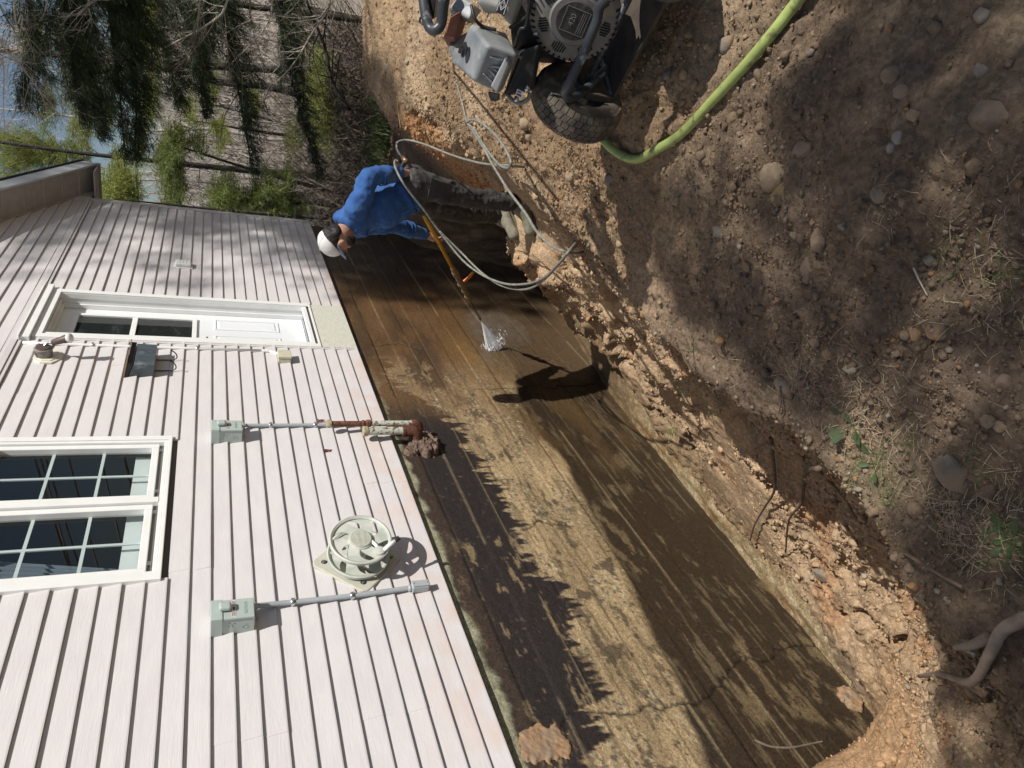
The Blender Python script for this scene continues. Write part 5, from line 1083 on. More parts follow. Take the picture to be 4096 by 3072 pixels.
b = MB(); pk = J['hpL'].lerp(J['knL'], .38); pd = (J['knL']-J['hpL']).normalized(); pn = Vector((-.9, -.2, .3)); pn = (pn-pd*pn.dot(pd)).normalized(); ps = pd.cross(pn)
b.prism([pk+pn*.088+pd*x+ps*y for x, y in ((-.09, -.06), (.09, -.06), (.09, .06), (-.09, .06))], None, pn*.012); b.prism([pk+pn*.102+pd*x+ps*y for x, y in ((-.105, -.064), (-.05, -.064), (-.05, .064), (-.105, .064))], None, pn*.006); b.build('cargo_pocket', M_PANT, man, bevel=.006)
for an, toe in (('anL', at(2152, 935, X=5.02)), ('anR', at(2062, 925, X=5.40))):
    A = J[an]; hl = A+Vector((0, -.035, -.075)); dv_ = (toe-hl); dv_.z = min(dv_.z, 0)*.5; dv_ = dv_.normalized()
    def boot_extra(b): pass
    toe_ = hl+dv_*.235
    blob_object('boot', [('limb', [(A+Vector((0, 0, .02)), .056), (A+Vector((0, -.01, -.03)), .054), (hl+Vector((0, 0, .01)), .048)]), ('limb', [(hl+Vector((0, 0, .005)), .046), (hl+dv_*.10+Vector((0, 0, .012)), .046), (toe_, .046)]), ('limb', [(A+Vector((0, .02, -.01)), .054), (hl+dv_*.13+Vector((0, 0, .018)), .046)])], M_BOOT, man, .008, 3)
    sdv = dv_.cross(Vector((0, 0, 1))).normalized(); b = MB(); ol = []
    for k in range(20):
        a = 2*math.pi*k/20; q = hl+dv_*(.115+.168*math.cos(a))+sdv*(.046+.006*math.cos(a))*math.sin(a)*1.05; ol.append(Vector((q.x, q.y, q.z-.028)))
    b.prism(ol, None, (0, 0, -.022)); b.build('sole', M_SOLE, man, bevel=.004)
    b = MB()
    for k in range(5): c_ = hl+dv_*(.06+.028*k)+Vector((0, 0, .058-.005*k)); b.tube([c_-sdv*.028, c_+Vector((0, 0, .006)), c_+sdv*.028], .003, 6, smooth=2)
    b.build('lace', M_DARK, man, smooth=True)
# cap, brim, hair, beard, glasses
b = MB(); V = []; nu, nv = 28, 10; CM = HM
for i in range(nv+1):
    a = math.pi/2*i/nv*1.05
    for k in range(nu): c_ = 2*math.pi*k/nu; V.append(hp(math.sin(a)*math.cos(c_)*.083, math.sin(a)*math.sin(c_)*.102-.004, .030+math.cos(a)*.086*(1+.05*math.cos(3*c_)*math.sin(a))-(.012*math.sin(c_) if i == nv else 0)))
b.add(V, [(i*nu+k, i*nu+(k+1) % nu, (i+1)*nu+(k+1) % nu, (i+1)*nu+k) for i in range(nv) for k in range(nu)]); cp = b.build('cap', M_CAP, man, smooth=True)
for k_ in range(6):
    c_ = k_*math.pi/3; b = MB(); b.tube([hp(math.sin(a)*math.cos(c_)*.0842, math.sin(a)*math.sin(c_)*.1032-.004, .030+math.cos(a)*.0872) for a in [i*.19 for i in range(8)]], .0013, 5); b.build('cap_seam', mat('cap_seam_'+'abcdef'[k_], (.5,.5,.5), rough=.9) if k_ == 0 else bpy.data.materials['cap_seam_a'], man)
b = MB(); b.ball(hp(0, -.004, .118), (.008, .008, .004), HM, seg=8, ring=6); b.build('cap_button', M_CAP, man, smooth=True)
so2 = cp.modifiers.new('thick', 'SOLIDIFY'); so2.thickness = .004
b = MB(); V = []
for i in range(5):
    for k in range(13): a = math.pi*(k/12); f_ = .085+.075*(i/4)*math.sin(a)**.7; V.append(hp(math.cos(a)*.082*(1-.12*i/4), f_*math.sin(a) if i == 0 else .085*math.sin(a)+.075*(i/4)*math.sin(a)**.8, .026-.014*(i/4)-.012*math.cos(a)**2))
b.add(V, [(i*13+k, i*13+k+1, (i+1)*13+k+1, (i+1)*13+k) for i in range(4) for k in range(12)]); br = b.build('brim', M_BRIM, man, smooth=True); so3 = br.modifiers.new('thick', 'SOLIDIFY'); so3.thickness = .004
blob_object('hair', [('ball', hp(0, -.022, .012), (.082, .092, .072), HM), ('ball', hp(0, -.062, -.030), (.066, .040, .050), HM)], M_HAIR, man, .006, 2, disp=.008, dscale=.015)
blob_object('beard', [('ball', hp(0, .070, -.082), (.036, .030, .030), HM), ('ball', hp(.045, .035, -.075), (.022, .045, .026), HM), ('ball', hp(-.045, .035, -.075), (.022, .045, .026), HM)], M_HAIR, man, .006, 2, disp=.006, dscale=.012)
b = MB()
for s_ in (-1, 1):
    c_ = [hp(s_*.036+.025*math.cos(a), .104+.004*abs(math.cos(a)), .004+.019*math.sin(a)) for a in [i*math.pi/7 for i in range(15)]]; b.tube(c_, .0016, 5); b.tube([hp(s_*.060, .100, .008), hp(s_*.080, .04, .004), hp(s_*.084, -.01, -.002)], .0016, 5)
b.build('glasses', M_STEEL, man, smooth=True)
# ================================================================ stones, clods, roots and grass on the soil
def rock(name, c, r, M, parent, seed, sq=.75, seg=16, ring=12, amp=.35, yaw=0):
    rr = random.Random(seed); sx, sy = 1+.25*rr.uniform(-1, 1), 1+.25*rr.uniform(-1, 1); c = Vector(c); b = MB(); b.ball((0, 0, 0), (r*sx*1.15, r*sy, r*sq), seg=seg, ring=ring)
    V = np.array(b.v); d = V/r
    n_ = fbm(d[:, 0]*1.1+seed*3.1+d[:, 2]*.9, d[:, 1]*1.1+seed+d[:, 2]*.7, seed, 2)+.22*fbm(d[:, 0]*5+d[:, 2]*3, d[:, 1]*5+seed, seed+3, 3)
    V = V*(1+amp*(n_-.6))[:, None]
    for k in range(5):      # broken facets
        a = rng.normal(size=3); a[2] = abs(a[2]); a /= np.linalg.norm(a); lim = r*rr.uniform(.62, .85)*(sq if a[2] > .7 else 1); q = V@a; V = V-np.maximum(q-lim, 0)[:, None]*a*.85
    cy, sy_ = math.cos(yaw), math.sin(yaw); V = V@np.array([[cy, sy_, 0], [-sy_, cy, 0], [0, 0, 1]]); b.v = [tuple(c+Vector(p)) for p in V]
    return b.build(name, M, parent, smooth=True, auto=38)
STN = [  # picture place, size there, stuff, label
 (3955,463,132,'brown','large rounded brown stone at the far right edge of the bare soil'),
 (3090,694,118,'tan','flat light brown stone lying just above a yellow slab in mid soil'),
 (3127,765,96,'yellow','thin yellow broken slab lying under the flat light brown stone'),
 (2899,173,60,'grey','smooth egg shaped stone close beside the green hose'),
 (3513,772,88,'grey','long flat grey pebble beside a clump of red brown needles'),
 (3207,599,80,'brown','rough brown clod shaped stone between hose and flat stone'),
 (3615,809,44,'pale','pale bluish flat pebble next to the red brown needles'),
 (2865,926,52,'grey','smooth grey pebble at the left of the shaded soil'),
 (3602,373,56,'tan','yellowish pebble in the cluster of pebbles right of the hose'),
 (3560,300,70,'brown','rough brown clump above the pebble cluster right of the hose'),
 (3655,455,52,'tan','worn tan pebble at the lower end of the pebble cluster'),
 (3923,59,52,'pale','pale tan stone near the upper right corner of the soil'),
 (3590,548,56,'pale','sharp white grey chip lying flat in the open soil'),
 (3565,587,42,'pale','small white chip just below the sharp white grey chip'),
 (3923,287,54,'grey','flat light grey pebble between the corner and the large brown stone'),
 (3176,932,44,'tan','round tan pebble below the yellow slab'),
 (3269,958,66,'brown','angular brown stone below the round tan pebble'),
 (2930,475,52,'tan','rough tan stone just below the green hose'),
 (3238,1067,72,'brown','dark round stone in the shaded strip above the bank edge'),
 (3226,1113,44,'brown','smaller dark pebble touching the dark round stone'),
 (3713,1036,50,'grey','grey tipped stone at the edge of the dry grass'),
 (3667,1329,58,'clay','orange clay lump in the shade near the dry grass'),
 (3750,1326,74,'clay','largest orange clay lump, beside two smaller ones'),
 (3309,1413,56,'clay','yellowish clay lump among the dry grass roots'),
 (3809,1888,124,'grey','big flat grey stone half buried near the sprouting grass'),
 (3142,1545,86,'grey','flat grey slab tilted at the lip of the shaded bank'),
 (3948,1675,46,'tan','small tan stone right of the dry grass, upper of a pair'),
 (3997,1703,54,'tan','small tan stone right of the dry grass, lower of a pair'),
 (4022,1532,64,'brown','dull brown stone near the right edge beside a bent stalk'),
 (2101,494,60,'tan','tan block shaped stone beside the hose loop near the tyre'),
 (2119,543,48,'tan','tan angular stone just below the block shaped one'),
 (1477,77,34,'pale','pale squarish stone on the far end of the sunlit bank'),
 (1545,272,30,'pale','pale round stone on the sunlit bank above the dark hollow'),
 (2440,716,58,'grey','dusty grey stone at the rim of the machine shadow'),
 (2278,700,50,'tan','elongated tan stone in the sunlit rubble left of the tyre shadow'),
 (2480,968,40,'tan','round tan pebble just beyond the tip of the machine shadow'),
 (2330,1470,0,'tan',''),
 (3290,2300,70,'grey','wet grey green stone stuck in the lower slope above the footing'),
 (3640,2270,46,'tan','light stone in the dark lower slope beside the long root'),
]
for i, (x, y, sz, m_, lb) in enumerate(STN):
    if not sz: continue
    p = on(x, y); r = sz/F*p.length*.5; o = rock('stone', p-Vector((0, 0, r*.12)), r, SM[m_], None, i*7+3, sq=.6 if 'flat' in lb or 'chip' in lb or 'slab' in lb else .8, yaw=i*1.3, seg=18, ring=12)
    tag(o, lb, 'stone', 'stones lying on the dug soil')

# icosphere base for clods
def ico():
    t = (1+5**.5)/2; V = np.array([(-1,t,0),(1,t,0),(-1,-t,0),(1,-t,0),(0,-1,t),(0,1,t),(0,-1,-t),(0,1,-t),(t,0,-1),(t,0,1),(-t,0,-1),(-t,0,1)], float); V /= np.linalg.norm(V[0])
    Fc = np.array([(0,11,5),(0,5,1),(0,1,7),(0,7,10),(0,10,11),(1,5,9),(5,11,4),(11,10,2),(10,7,6),(7,1,8),(3,9,4),(3,4,2),(3,2,6),(3,6,8),(3,8,9),(4,9,5),(2,4,11),(6,2,10),(8,6,7),(9,8,1)]); return V, Fc
IV, IF = ico()
def ico2():
    V = [tuple(v) for v in IV]; mid = {}; Fs = []
    def m_(a, b_):
        k_ = (min(a, b_), max(a, b_))
        if k_ not in mid: v = (np.array(V[a])+np.array(V[b_])); v /= np.linalg.norm(v); mid[k_] = len(V); V.append(tuple(v))
        return mid[k_]
    for a, b_, c_ in IF: x, y, z = m_(a, b_), m_(b_, c_), m_(c_, a); Fs += [(a, x, z), (b_, y, x), (c_, z, y), (x, y, z)]
    return np.array(V), np.array(Fs)
IV2, IF2 = ico2()
def scatter(name, P, r, colr, base, M, wetv=0, flat=.75):
    BV, BF = base; n = len(P); k = len(BV); nv = 12
    var = np.stack([BV*(1+rng.normal(0, .16 if k < 20 else .17, (k, 1)))*np.array([rng.uniform(.8, 1.3), rng.uniform(.7, 1.1), rng.uniform(.55, .9)]) for _ in range(nv)])
    pick = rng.integers(0, nv, n); V = var[pick]
    a = rng.uniform(0, 2*np.pi, n); b_ = rng.uniform(-.6, .6, n); ca, sa, cb, sb = np.cos(a), np.sin(a), np.cos(b_), np.sin(b_)
    x = V[..., 0]*ca[:, None]-V[..., 1]*sa[:, None]; y = V[..., 0]*sa[:, None]+V[..., 1]*ca[:, None]; z = V[..., 2]; y2 = y*cb[:, None]-z*sb[:, None]; z2 = y*sb[:, None]+z*cb[:, None]
    V = np.stack([x, y2, z2], -1)*r[:, None, None]+P[:, None, :]
    Fs = BF[None]+(np.arange(n)*k)[:, None, None]; tint = np.repeat(np.concatenate([colr, np.full((n, 1), wetv)], 1)[:, None, :], k, 1)
    return raw(name, V.reshape(-1, 3), Fs.reshape(-1, 3), M, None, smooth=False, tint=tint.reshape(-1, 4))
PX = D_; area = np.zeros(GX.shape); e1 = np.gradient(D_, axis=0); e2 = np.gradient(D_, axis=1); area = np.linalg.norm(np.cross(e1, e2), axis=-1)
dist = np.linalg.norm(D_, axis=-1); Q = D_@R; sxp = CX+F*Q[..., 0]/np.maximum(Q[..., 2], .05); syp = CY+F*Q[..., 1]/np.maximum(Q[..., 2], .05)
inv = (Q[..., 2] > .2)&(sxp > -150)&(sxp < 4250)&(syp > -250)&(syp < 3250)&(TT < 8.1+.7*(GX < 1.75))
wgt = area/dist**1.8*inv*(1-.93*smoothf)*(1-.7*wetm)*(.35+1.3*sstep(.35, .7, fbm(cu_*1.6, cv_*1.6, 51, 4)))
wgt = (wgt/wgt.sum()).ravel(); cumw = np.cumsum(wgt)
def pickpts(n):
    i = np.searchsorted(cumw, rng.random(n)); i = np.minimum(i, len(cumw)-1); P = D_.reshape(-1, 3)[i]+rng.normal(0, .004, (n, 3)); return P, tc_.reshape(-1, 3)[i], dist.ravel()[i]
M_CLOD = attr_mat('loose_clods', rough=.95, bump=.004, bscale=140, var=.22, vscale=110, spec=.2)
for (n, a0, pw, lim, base, nm) in ((78000, .0011, 2.5, .010, (IV, IF), 'soil_crumbs'), (6500, .0028, 2.6, .022, (IV2, IF2), 'soil_clods')):
    P, c_, ds = pickpts(n); r = ds*a0*rng.pareto(pw, n)*.55+ds*a0*.55; r = np.minimum(r, lim*(1 if nm == 'soil_crumbs' else 1))
    kind_ = rng.random(n); c2_ = c_*rng.uniform(.8, 1.22, (n, 1)); pale = kind_ > .93; c2_[pale] = np.array((.34,.29,.22))*rng.uniform(.7, 1.15, (pale.sum(), 1)); red = (kind_ < .05); c2_[red] = np.array((.34,.20,.10))*rng.uniform(.8, 1.1, (red.sum(), 1))
    P[:, 2] += r*.25; o = scatter(nm, P, r, c2_, base, M_CLOD); o['kind'] = 'stuff'; tag(o, 'crumbs and pebbles of dry brown soil scattered over the dug ground' if nm == 'soil_crumbs' else 'fist sized clods of soil scattered over the dug ground')

# dry grass and green blades: curved strips
def blades(name, pts, M, L, wd, lean, label, up=.25, n=None):
    V = []; Fs = []
    for (c, nr, s_) in pts:
        for i in range(nr):
            p = Vector(c)+Vector((random.gauss(0, s_), random.gauss(0, s_), 0)); h_ = BVH.ray_cast(p+Vector((0, 0, .5)), Vector((0, 0, -1)))[0]; p = h_ if h_ is not None else p
            a = random.uniform(0, 6.28); l = random.uniform(.45, 1)*L; d = Vector((math.cos(a)*lean, math.sin(a)*lean, up+random.random()*.5)).normalized(); sd = d.cross(Vector((0, 0, 1))).normalized()*wd*random.uniform(.6, 1.2); g_ = random.uniform(.4, 1.5); k = len(V); q = p-d*.01; bend = Vector((random.uniform(-1, 1), random.uniform(-1, 1), 0))*.5
            for j in range(4):
                w_ = sd*(1-j/3*.85); V += [tuple(q-w_), tuple(q+w_)]; q = q+d*l/3; d = (d+Vector((0, 0, -.35*g_))+bend*.3).normalized()
            for j in range(3): Fs.append((k+2*j, k+2*j+1, k+2*j+3, k+2*j+2))
    o = raw(name, np.array(V), np.array(Fs), M); o['kind'] = 'stuff'; tag(o, label); return o
random.seed(5)
def spots(lst): return [(on(x, y), n, s) for x, y, n, s in lst]
blades('dry_grass', spots([(3150,1330,40,.06),(3260,1400,50,.08),(3160,1480,45,.05),(3230,1560,45,.06),(3330,1500,50,.08),(3420,1640,70,.07),(3500,1720,80,.07),(3560,1600,50,.07),(3450,1560,45,.07),(3600,1800,50,.06),(3700,1950,50,.05),(3800,2060,60,.05),(3850,2150,70,.05),(3950,2250,60,.05),(4000,1080,40,.06),(4060,1180,50,.07),(3960,1230,25,.05),(4050,1900,50,.06),(3930,2020,50,.05),(4030,2130,70,.05),(3620,1420,18,.06),(3000,1420,22,.06),(3750,1200,14,.08),(2900,1360,14,.06),(2700,1300,12,.08),(3560,800,24,.02),(3520,870,22,.03),(3860,900,26,.08),(4000,800,22,.08)]), M_STRAW, .085, .0011, 1.0, 'tangled dry straw lying on the shaded soil', up=.0)
blades('green_grass', spots([(3430,1880,35,.03),(3520,1860,45,.03),(3560,1950,35,.03),(3650,1760,25,.03),(2640,1500,60,.05),(2720,1545,70,.05),(2790,1580,60,.05),(2860,1620,40,.05),(4040,2150,50,.03),(3990,2250,30,.03),(4040,1100,25,.04),(3780,1020,18,.03),(2790,1290,10,.03),(1790,440,22,.03),(3900,1880,20,.03),(2530,850,14,.02),(2780,1390,12,.02)]), M_GRASS, .085, .0013, .8, 'sparse green grass blades sprouting from the soil and bank edge', up=.2)
blades('fine_rootlets', spots([(1600,380,90,.04),(1590,420,60,.03),(1720,440,40,.04),(2230,880,60,.05),(2280,950,60,.04),(2420,1130,60,.05),(2380,1040,40,.05),(2950,1620,70,.06),(3020,1690,70,.05),(3080,1760,50,.05),(2900,1580,50,.05),(3240,2080,40,.06),(3400,2120,50,.06),(3350,2000,40,.05),(3000,1560,50,.05),(2520,1260,40,.05),(3030,2990,60,.05),(3100,3010,60,.06),(2960,2995,50,.05)]), M_ROOT, .09, .0009, 1.0, 'fine torn rootlets fringing the edge of the bank', up=-.2)
# pale sprig at the foot of the slope
t = thing('grass_tuft', 'pale green tuft of grass alone on the sunlit lower slope', 'grass tuft', on(2668, 1700)); b = MB(); c0 = on(2690, 1715, .01)
for i in range(46):
    a = random.uniform(-1.2, 1.2); d = (Vector((-.5, .1, .35))+Vector((random.gauss(0, .35), random.gauss(0, .35), random.gauss(0, .3)))).normalized(); b.tube([c0, c0+d*.05, c0+d*.105+Vector((0, 0, -.012))], [.0016, .0012, .0004], 3, smooth=2)
b.build('blade_cluster', mat('pale_blades', (.40,.42,.20), (.30,.33,.14), rough=.6), t)
# weeds with leaves
def weed(x, y, n, label, r=.03):
    c0 = on(x, y, .005); t = thing('weed', label, 'weed', c0, 'small weeds among the straw')
    for i in range(n):
        a = i*2.4+random.random(); l = r*random.uniform(.8, 1.25); q = c0+Vector((math.cos(a), math.sin(a), .2))*random.uniform(.02, .07); d = Vector((math.cos(a), math.sin(a), .25+random.random()*.3)).normalized(); s_ = d.cross(Vector((0, 0, 1))).normalized(); b = MB()
        V = [q-d*l, q-d*l*.4-s_*l*.42+Vector((0, 0, .004)), q-d*l*.4, q-d*l*.4+s_*l*.42+Vector((0, 0, .004)), q+d*l*.4-s_*l*.45+Vector((0, 0, .004)), q+d*l*.4, q+d*l*.4+s_*l*.45+Vector((0, 0, .004)), q+d*l]
        b.add(V, [(0,1,2),(0,2,3),(1,4,5,2),(2,5,6,3),(4,7,5),(5,7,6)]); b.build('leaf', M_LEAFG, t, smooth=True)
        b = MB(); b.tube([c0, q-d*l], .0012, 4); b.build('stem', M_LEAFG, t)
weed(3410, 1700, 7, 'broad leaved green weed at the edge of the bank, upper one', .022); weed(3495, 1855, 3, 'broad leaved green weed lower down among green blades', .020); weed(2775, 1405, 3, 'tiny green seedling alone in the shaded soil', .010); weed(4040, 2170, 8, 'dark green weed clump at the right edge among dry stalks', .018)
# roots and sticks
def root(pts, r, label, lift=.01, name='root', X=None, M=M_ROOT, twigs=0):
    P = [on(x, y, lift) for x, y in pts] if X is None else [at(x, y, X=xx) for (x, y), xx in zip(pts, X)]
    rs = [r*(1-.55*i/(len(P)-1)) for i in range(len(P))]; b = MB(); b.tube(P, rs, 8, smooth=5)
    o = b.build(name, M, None, smooth=True); tag(o, label, 'root', 'roots sticking out of the bank'); return o
root([(3095,1740),(3122,1830),(3118,1940),(3082,2010),(3040,2090),(3024,2150)], .0095, 'dark root arching down over the slope, left of a pair', .04)
root([(3285,1835),(3252,1900),(3226,1995),(3182,2080),(3150,2200)], .0105, 'dark root arching down over the slope, right of a pair', .04)
root([(3270,1870),(3335,1935),(3400,2010),(3425,2052),(3520,2160),(3640,2225),(3760,2290),(3870,2345)], .0085, 'long thin brown root running across the shaded slope', .02, M=mat('brown_root', (.26,.18,.12), (.17,.12,.08), rough=.9))
root([(4180,2480),(4090,2545),(4000,2600),(3900,2650),(3800,2675),(3715,2690)], .017, 'thick grey brown root branch at the lower right', .05, M=mat('grey_root', (.33,.26,.19), (.22,.165,.12), rough=.9, scale=30))
root([(3990,2560),(3935,2562),(3872,2582)], .016, 'short pale root stub behind the thick branch', .03, M=mat('pale_root', (.30,.23,.17), (.2,.15,.11), rough=.9))
root([(3130,1520),(3135,1600),(3140,1660)], .0045, 'thin rootlet hanging in the dark hollow, right one', .03)
root([(2868,1550),(2878,1600),(2892,1645)], .0035, 'thin rootlet hanging in the dark hollow, left one', .02)
root([(3660,1070),(3690,1125),(3718,1190)], .003, 'straight dry twig lying on the shaded soil', .01, M=M_TWIG)
root([(2165,872),(2210,895),(2250,930),(2292,965)], .0045, 'tan root at the bank lip beside the hose', .02, M=mat('tan_root', (.38,.25,.14), (.28,.18,.1), rough=.9))
root([(1597,350),(1592,400),(1594,450),(1602,512)], .008, 'pale root with tuft hanging from the far sod, left one', 0, X=[7.0,6.95,6.95,6.9], M=mat('tufted_root', (.42,.30,.16), (.3,.2,.1), rough=.95))
root([(1713,425),(1718,455),(1702,500),(1712,540),(1728,575)], .005, 'crooked rootlet hanging on the far orange face', 0, X=[6.1,6.1,6.05,6.0,5.95], M=mat('rootlet', (.36,.24,.15), (.26,.17,.1), rough=.95))
root([(3062,2095),(3200,2100),(3350,2120)], .0001, 'x') if False else None
root([(3020,2960),(3080,2985),(3160,2990),(3240,2975),(3290,2965)], .004, 'dark twig lying where the clay meets the wall end', .02)
root([(2530,1110),(2540,1180),(2535,1240)], .003, 'fine root lying at the shadow edge on the soil', .01, M=M_TWIG) if False else None

# ================================================================ the woods
wx = np.concatenate([np.linspace(-80, 8, 30), np.linspace(9, 40, 80), np.linspace(41, 170, 50)]); wy = np.concatenate([np.linspace(-130, -22, 20), np.linspace(-20, 20, 90), np.linspace(22, 130, 20)]); WX_, WY_ = np.meshgrid(wx, wy, indexing='ij')
def ground_z(x, y):
    z = -3.0+.6*(fbm(np.asarray(x)*.12, np.asarray(y)*.12, 3, 4)-.5)*2
    z = z+sstep(20, 66, x)*4.4+sstep(66, 120, x)*2.0
    near = sstep(11.5, 9.8, x); z = z*(1-near)+(-1.95)*near
    pit_ = sstep(-5.5, -3, x)*sstep(11.3, 10.6, x)*sstep(-9.2, -8.6, y)*sstep(12, 11, y); return z*(1-pit_)+(-5.5)*pit_
wz = ground_z(WX_, WY_); wc = np.zeros(WX_.shape+(3,)); wc[:] = (.33,.285,.24); wc = mixc(wc, (.22,.185,.15), sstep(.4, .6, fbm(WX_*.5, WY_*.5, 5, 5))); wc = mixc(wc, (.09,.11,.045), sstep(.55, .65, fbm(WX_*.3, WY_*.3, 8, 4))*sstep(25, 12, WX_)*.7)
M_FLOOR = attr_mat('forest_floor', rough=.95, bump=.05, bscale=6, var=.35, vscale=4, spec=.2)
g_ = raw('ground', np.stack([WX_, WY_, wz], -1).reshape(-1, 3), grid_faces(len(wx), len(wy)), M_FLOOR, None, smooth=True, tint=np.concatenate([wc.reshape(-1, 3), np.zeros((wc.size//3, 1))], 1)); g_['kind'] = 'structure'
def gz1(x, y): return float(ground_z(np.array([float(x)]), np.array([float(y)]))[0])
def needle_mesh(P, Dv, n, L, wd, spread=.8, droop=.25):
    m_ = len(P); P = np.repeat(P, n, 0); Dn = np.repeat(Dv, n, 0)+rng.normal(0, spread, (m_*n, 3)); Dn[:, 2] -= droop; Dn /= np.linalg.norm(Dn, axis=1)[:, None]+1e-9
    L_ = L*rng.uniform(.55, 1.1, (m_*n, 1)); B = P+rng.normal(0, L*.22, P.shape); s_ = np.cross(Dn, rng.normal(size=Dn.shape)); s_ /= np.linalg.norm(s_, axis=1)[:, None]+1e-9; s_ *= wd
    V = np.stack([B-s_*.5, B+s_*.5, B+Dn*L_], 1).reshape(-1, 3); return V
class Foliage:
    def __init__(s): s.V = []
    def add(s, P, Dv, n, L, wd, **k): s.V.append(needle_mesh(np.asarray(P, float), np.asarray(Dv, float), n, L, wd, **k))
    def build(s, name, M, parent):
        V = np.concatenate(s.V); return raw(name, V, np.arange(len(V)).reshape(-1, 3), M, parent)
def bough(fo, br, path, wid, dens, L=.11, wd=.007, n=14, r=.03, sub=None):
    """a limb with drooping sprays of needles on both sides"""
    P = [Vector(p) for p in path]; br.tube(P, [r*(1-.8*i/(len(P)-1)) for i in range(len(P))], 5, smooth=3); pts = []; dd = []
    tot = sum((P[i+1]-P[i]).length for i in range(len(P)-1)); m_ = int(tot*dens*1.45)
    for k in range(m_):
        s_ = (k+random.random())/m_; f_ = s_*(len(P)-1); i = min(int(f_), len(P)-2); q = P[i].lerp(P[i+1], f_-i); T = (P[i+1]-P[i]).normalized(); sd = T.cross(Vector((0, 0, 1))).normalized()
        w_ = 1.5*wid*(.35+.75*math.sin(math.pi*min(s_*.9+.12, 1)))*(1 if random.random() < .85 else 1.35); e = (T*.5+sd*random.choice((-1, 1))*random.uniform(.2, 1)+Vector((0, 0, random.uniform(-.75, .25)))).normalized(); l = w_*random.uniform(.35, 1)
        tip = q+e*l+Vector((0, 0, -.12*l)); 
        if random.random() < .35: br.tube([q, tip], [.005, .002], 3, cap=False)
        for j in range(max(2, int(l/.085))): u = (j+.6)/max(2, int(l/.085)); pts.append(q.lerp(tip, u)); dd.append(e*.8+T*.4)
    fo.add([tuple(p) for p in pts], [tuple(p) for p in dd], n, L, wd, spread=.55)
def pine(label, base, h_, trunk_r, boughs_, M, top=None, grp='evergreens behind and beside the house', **kw):
    t = thing('pine_tree', label, 'tree', base, grp); base = Vector(base); top = top or base+Vector((0, 0, h_)); b = MB(); b.tube([base-Vector((0, 0, .3)), base.lerp(top, .33)+Vector((.05, .03, 0)), base.lerp(top, .66)+Vector((-.04, .03, 0)), top], [trunk_r, trunk_r*.8, trunk_r*.5, trunk_r*.12], 9, smooth=4); b.build('trunk', M_BARKD, t, smooth=True)
    fo = Foliage(); br = MB()
    for q in boughs_: bough(fo, br, q[0], q[1], q[2], **kw)
    br.build('limbs', M_BARKD, t); fo.build('foliage', M, t); return t
random.seed(11)
def pth(pts, X, dX=0): return [at(x, y, X=X+dX*i) for i, (x, y) in enumerate(pts)]
tb = at(900, -700, X=11.5); tb.z = gz1(tb.x, tb.y)
pine('dark long limbed pine at the right of the woods, its boughs hanging over the hillside', tb, 15, .2, [
 (pth([(1000,-500),(900,-200),(830,0),(800,250),(812,450)], 11), .36, 34), (pth([(1020,-500),(930,-200),(890,0),(925,220),(965,420),(1010,690)], 11), .36, 36), (pth([(1150,-400),(1100,-150),(1110,0),(1150,250),(1210,470),(1268,690)], 11), .36, 36),
 (pth([(700,-500),(740,-200),(745,0),(760,150),(770,330)], 12), .45, 30), (pth([(1180,-300),(1150,0),(1130,150),(1120,330)], 12.5), .3, 24)], M_NEED, top=at(-600, -560, X=12), n=14, wd=.009, L=.13)
tb = at(300, -620, X=9.5); tb.z = gz1(tb.x, tb.y)
pine('near dark pine whose boughs fill the sky above the roof', tb, 16, .2, [
 (pth([(160,-400),(120,-150),(110,0),(125,180),(105,300),(70,400)], 10), .42, 34), (pth([(260,-400),(250,-150),(250,0),(285,200),(300,330),(330,480)], 10), .42, 38), (pth([(360,-400),(345,-150),(330,0),(350,200),(372,400),(395,540)], 10.4), .36, 34),
 (pth([(450,-400),(440,-150),(432,0),(455,180),(480,380),(500,620)], 10), .40, 40), (pth([(540,-400),(530,-150),(520,0),(530,180),(545,380),(540,640)], 10), .36, 38), (pth([(640,-400),(655,-150),(650,0),(655,150),(690,300),(700,420)], 11), .42, 30)], M_NEED, top=at(-900, -620, X=10.5), n=14, wd=.009, L=.13)
def crown(label, base, h_, areas, M, X, tr=.07, grp='evergreens behind and beside the house', n=12, L=.14, wd=.010, top=None):
    """areas: picture ellipses (x, y, rx, ry, sprays) filled with sprays, at distance X"""
    t = thing('pine_tree', label, 'tree', base, grp); base = Vector(base); top = top or base+Vector((0, 0, h_)); b = MB(); b.tube([base-Vector((0, 0, .3)), base.lerp(top, .5)+Vector((.05, .05, 0)), top], [tr, tr*.7, tr*.15], 8, smooth=6); b.build('trunk', M_BARKD, t, smooth=True)
    fo = Foliage(); br = MB()
    for (x, y, rx, ry, m_) in areas:
        for i in range(m_):
            a = random.uniform(0, 6.28); q = math.sqrt(random.random()); p = at(x+math.cos(a)*q*rx, y+math.sin(a)*q*ry, X=X+random.gauss(0, .5)); tz = min(max((p.z-base.z)/(top.z-base.z+1e-6), .05), .98); o_ = base.lerp(top, tz); d = (p-o_); d = d.normalized() if d.length > .01 else Vector((0, 0, 1)); l = random.uniform(.22, .5)
            br.tube([p-d*l, p+d*l*.6], [.008, .003], 3, cap=False); K = 6
            fo.add([tuple(p+d*l*(-.8+1.7*k/K)+Vector((random.gauss(0, .05), random.gauss(0, .05), random.gauss(0, .05)))) for k in range(K)], [tuple(d)]*K, n, L, wd, spread=.6)
    br.build('limbs', M_BARKD, t); fo.build('foliage', M, t); return t
def bs(x, y, X): p = at(x, y, X=X); p.z = gz1(p.x, p.y); return p
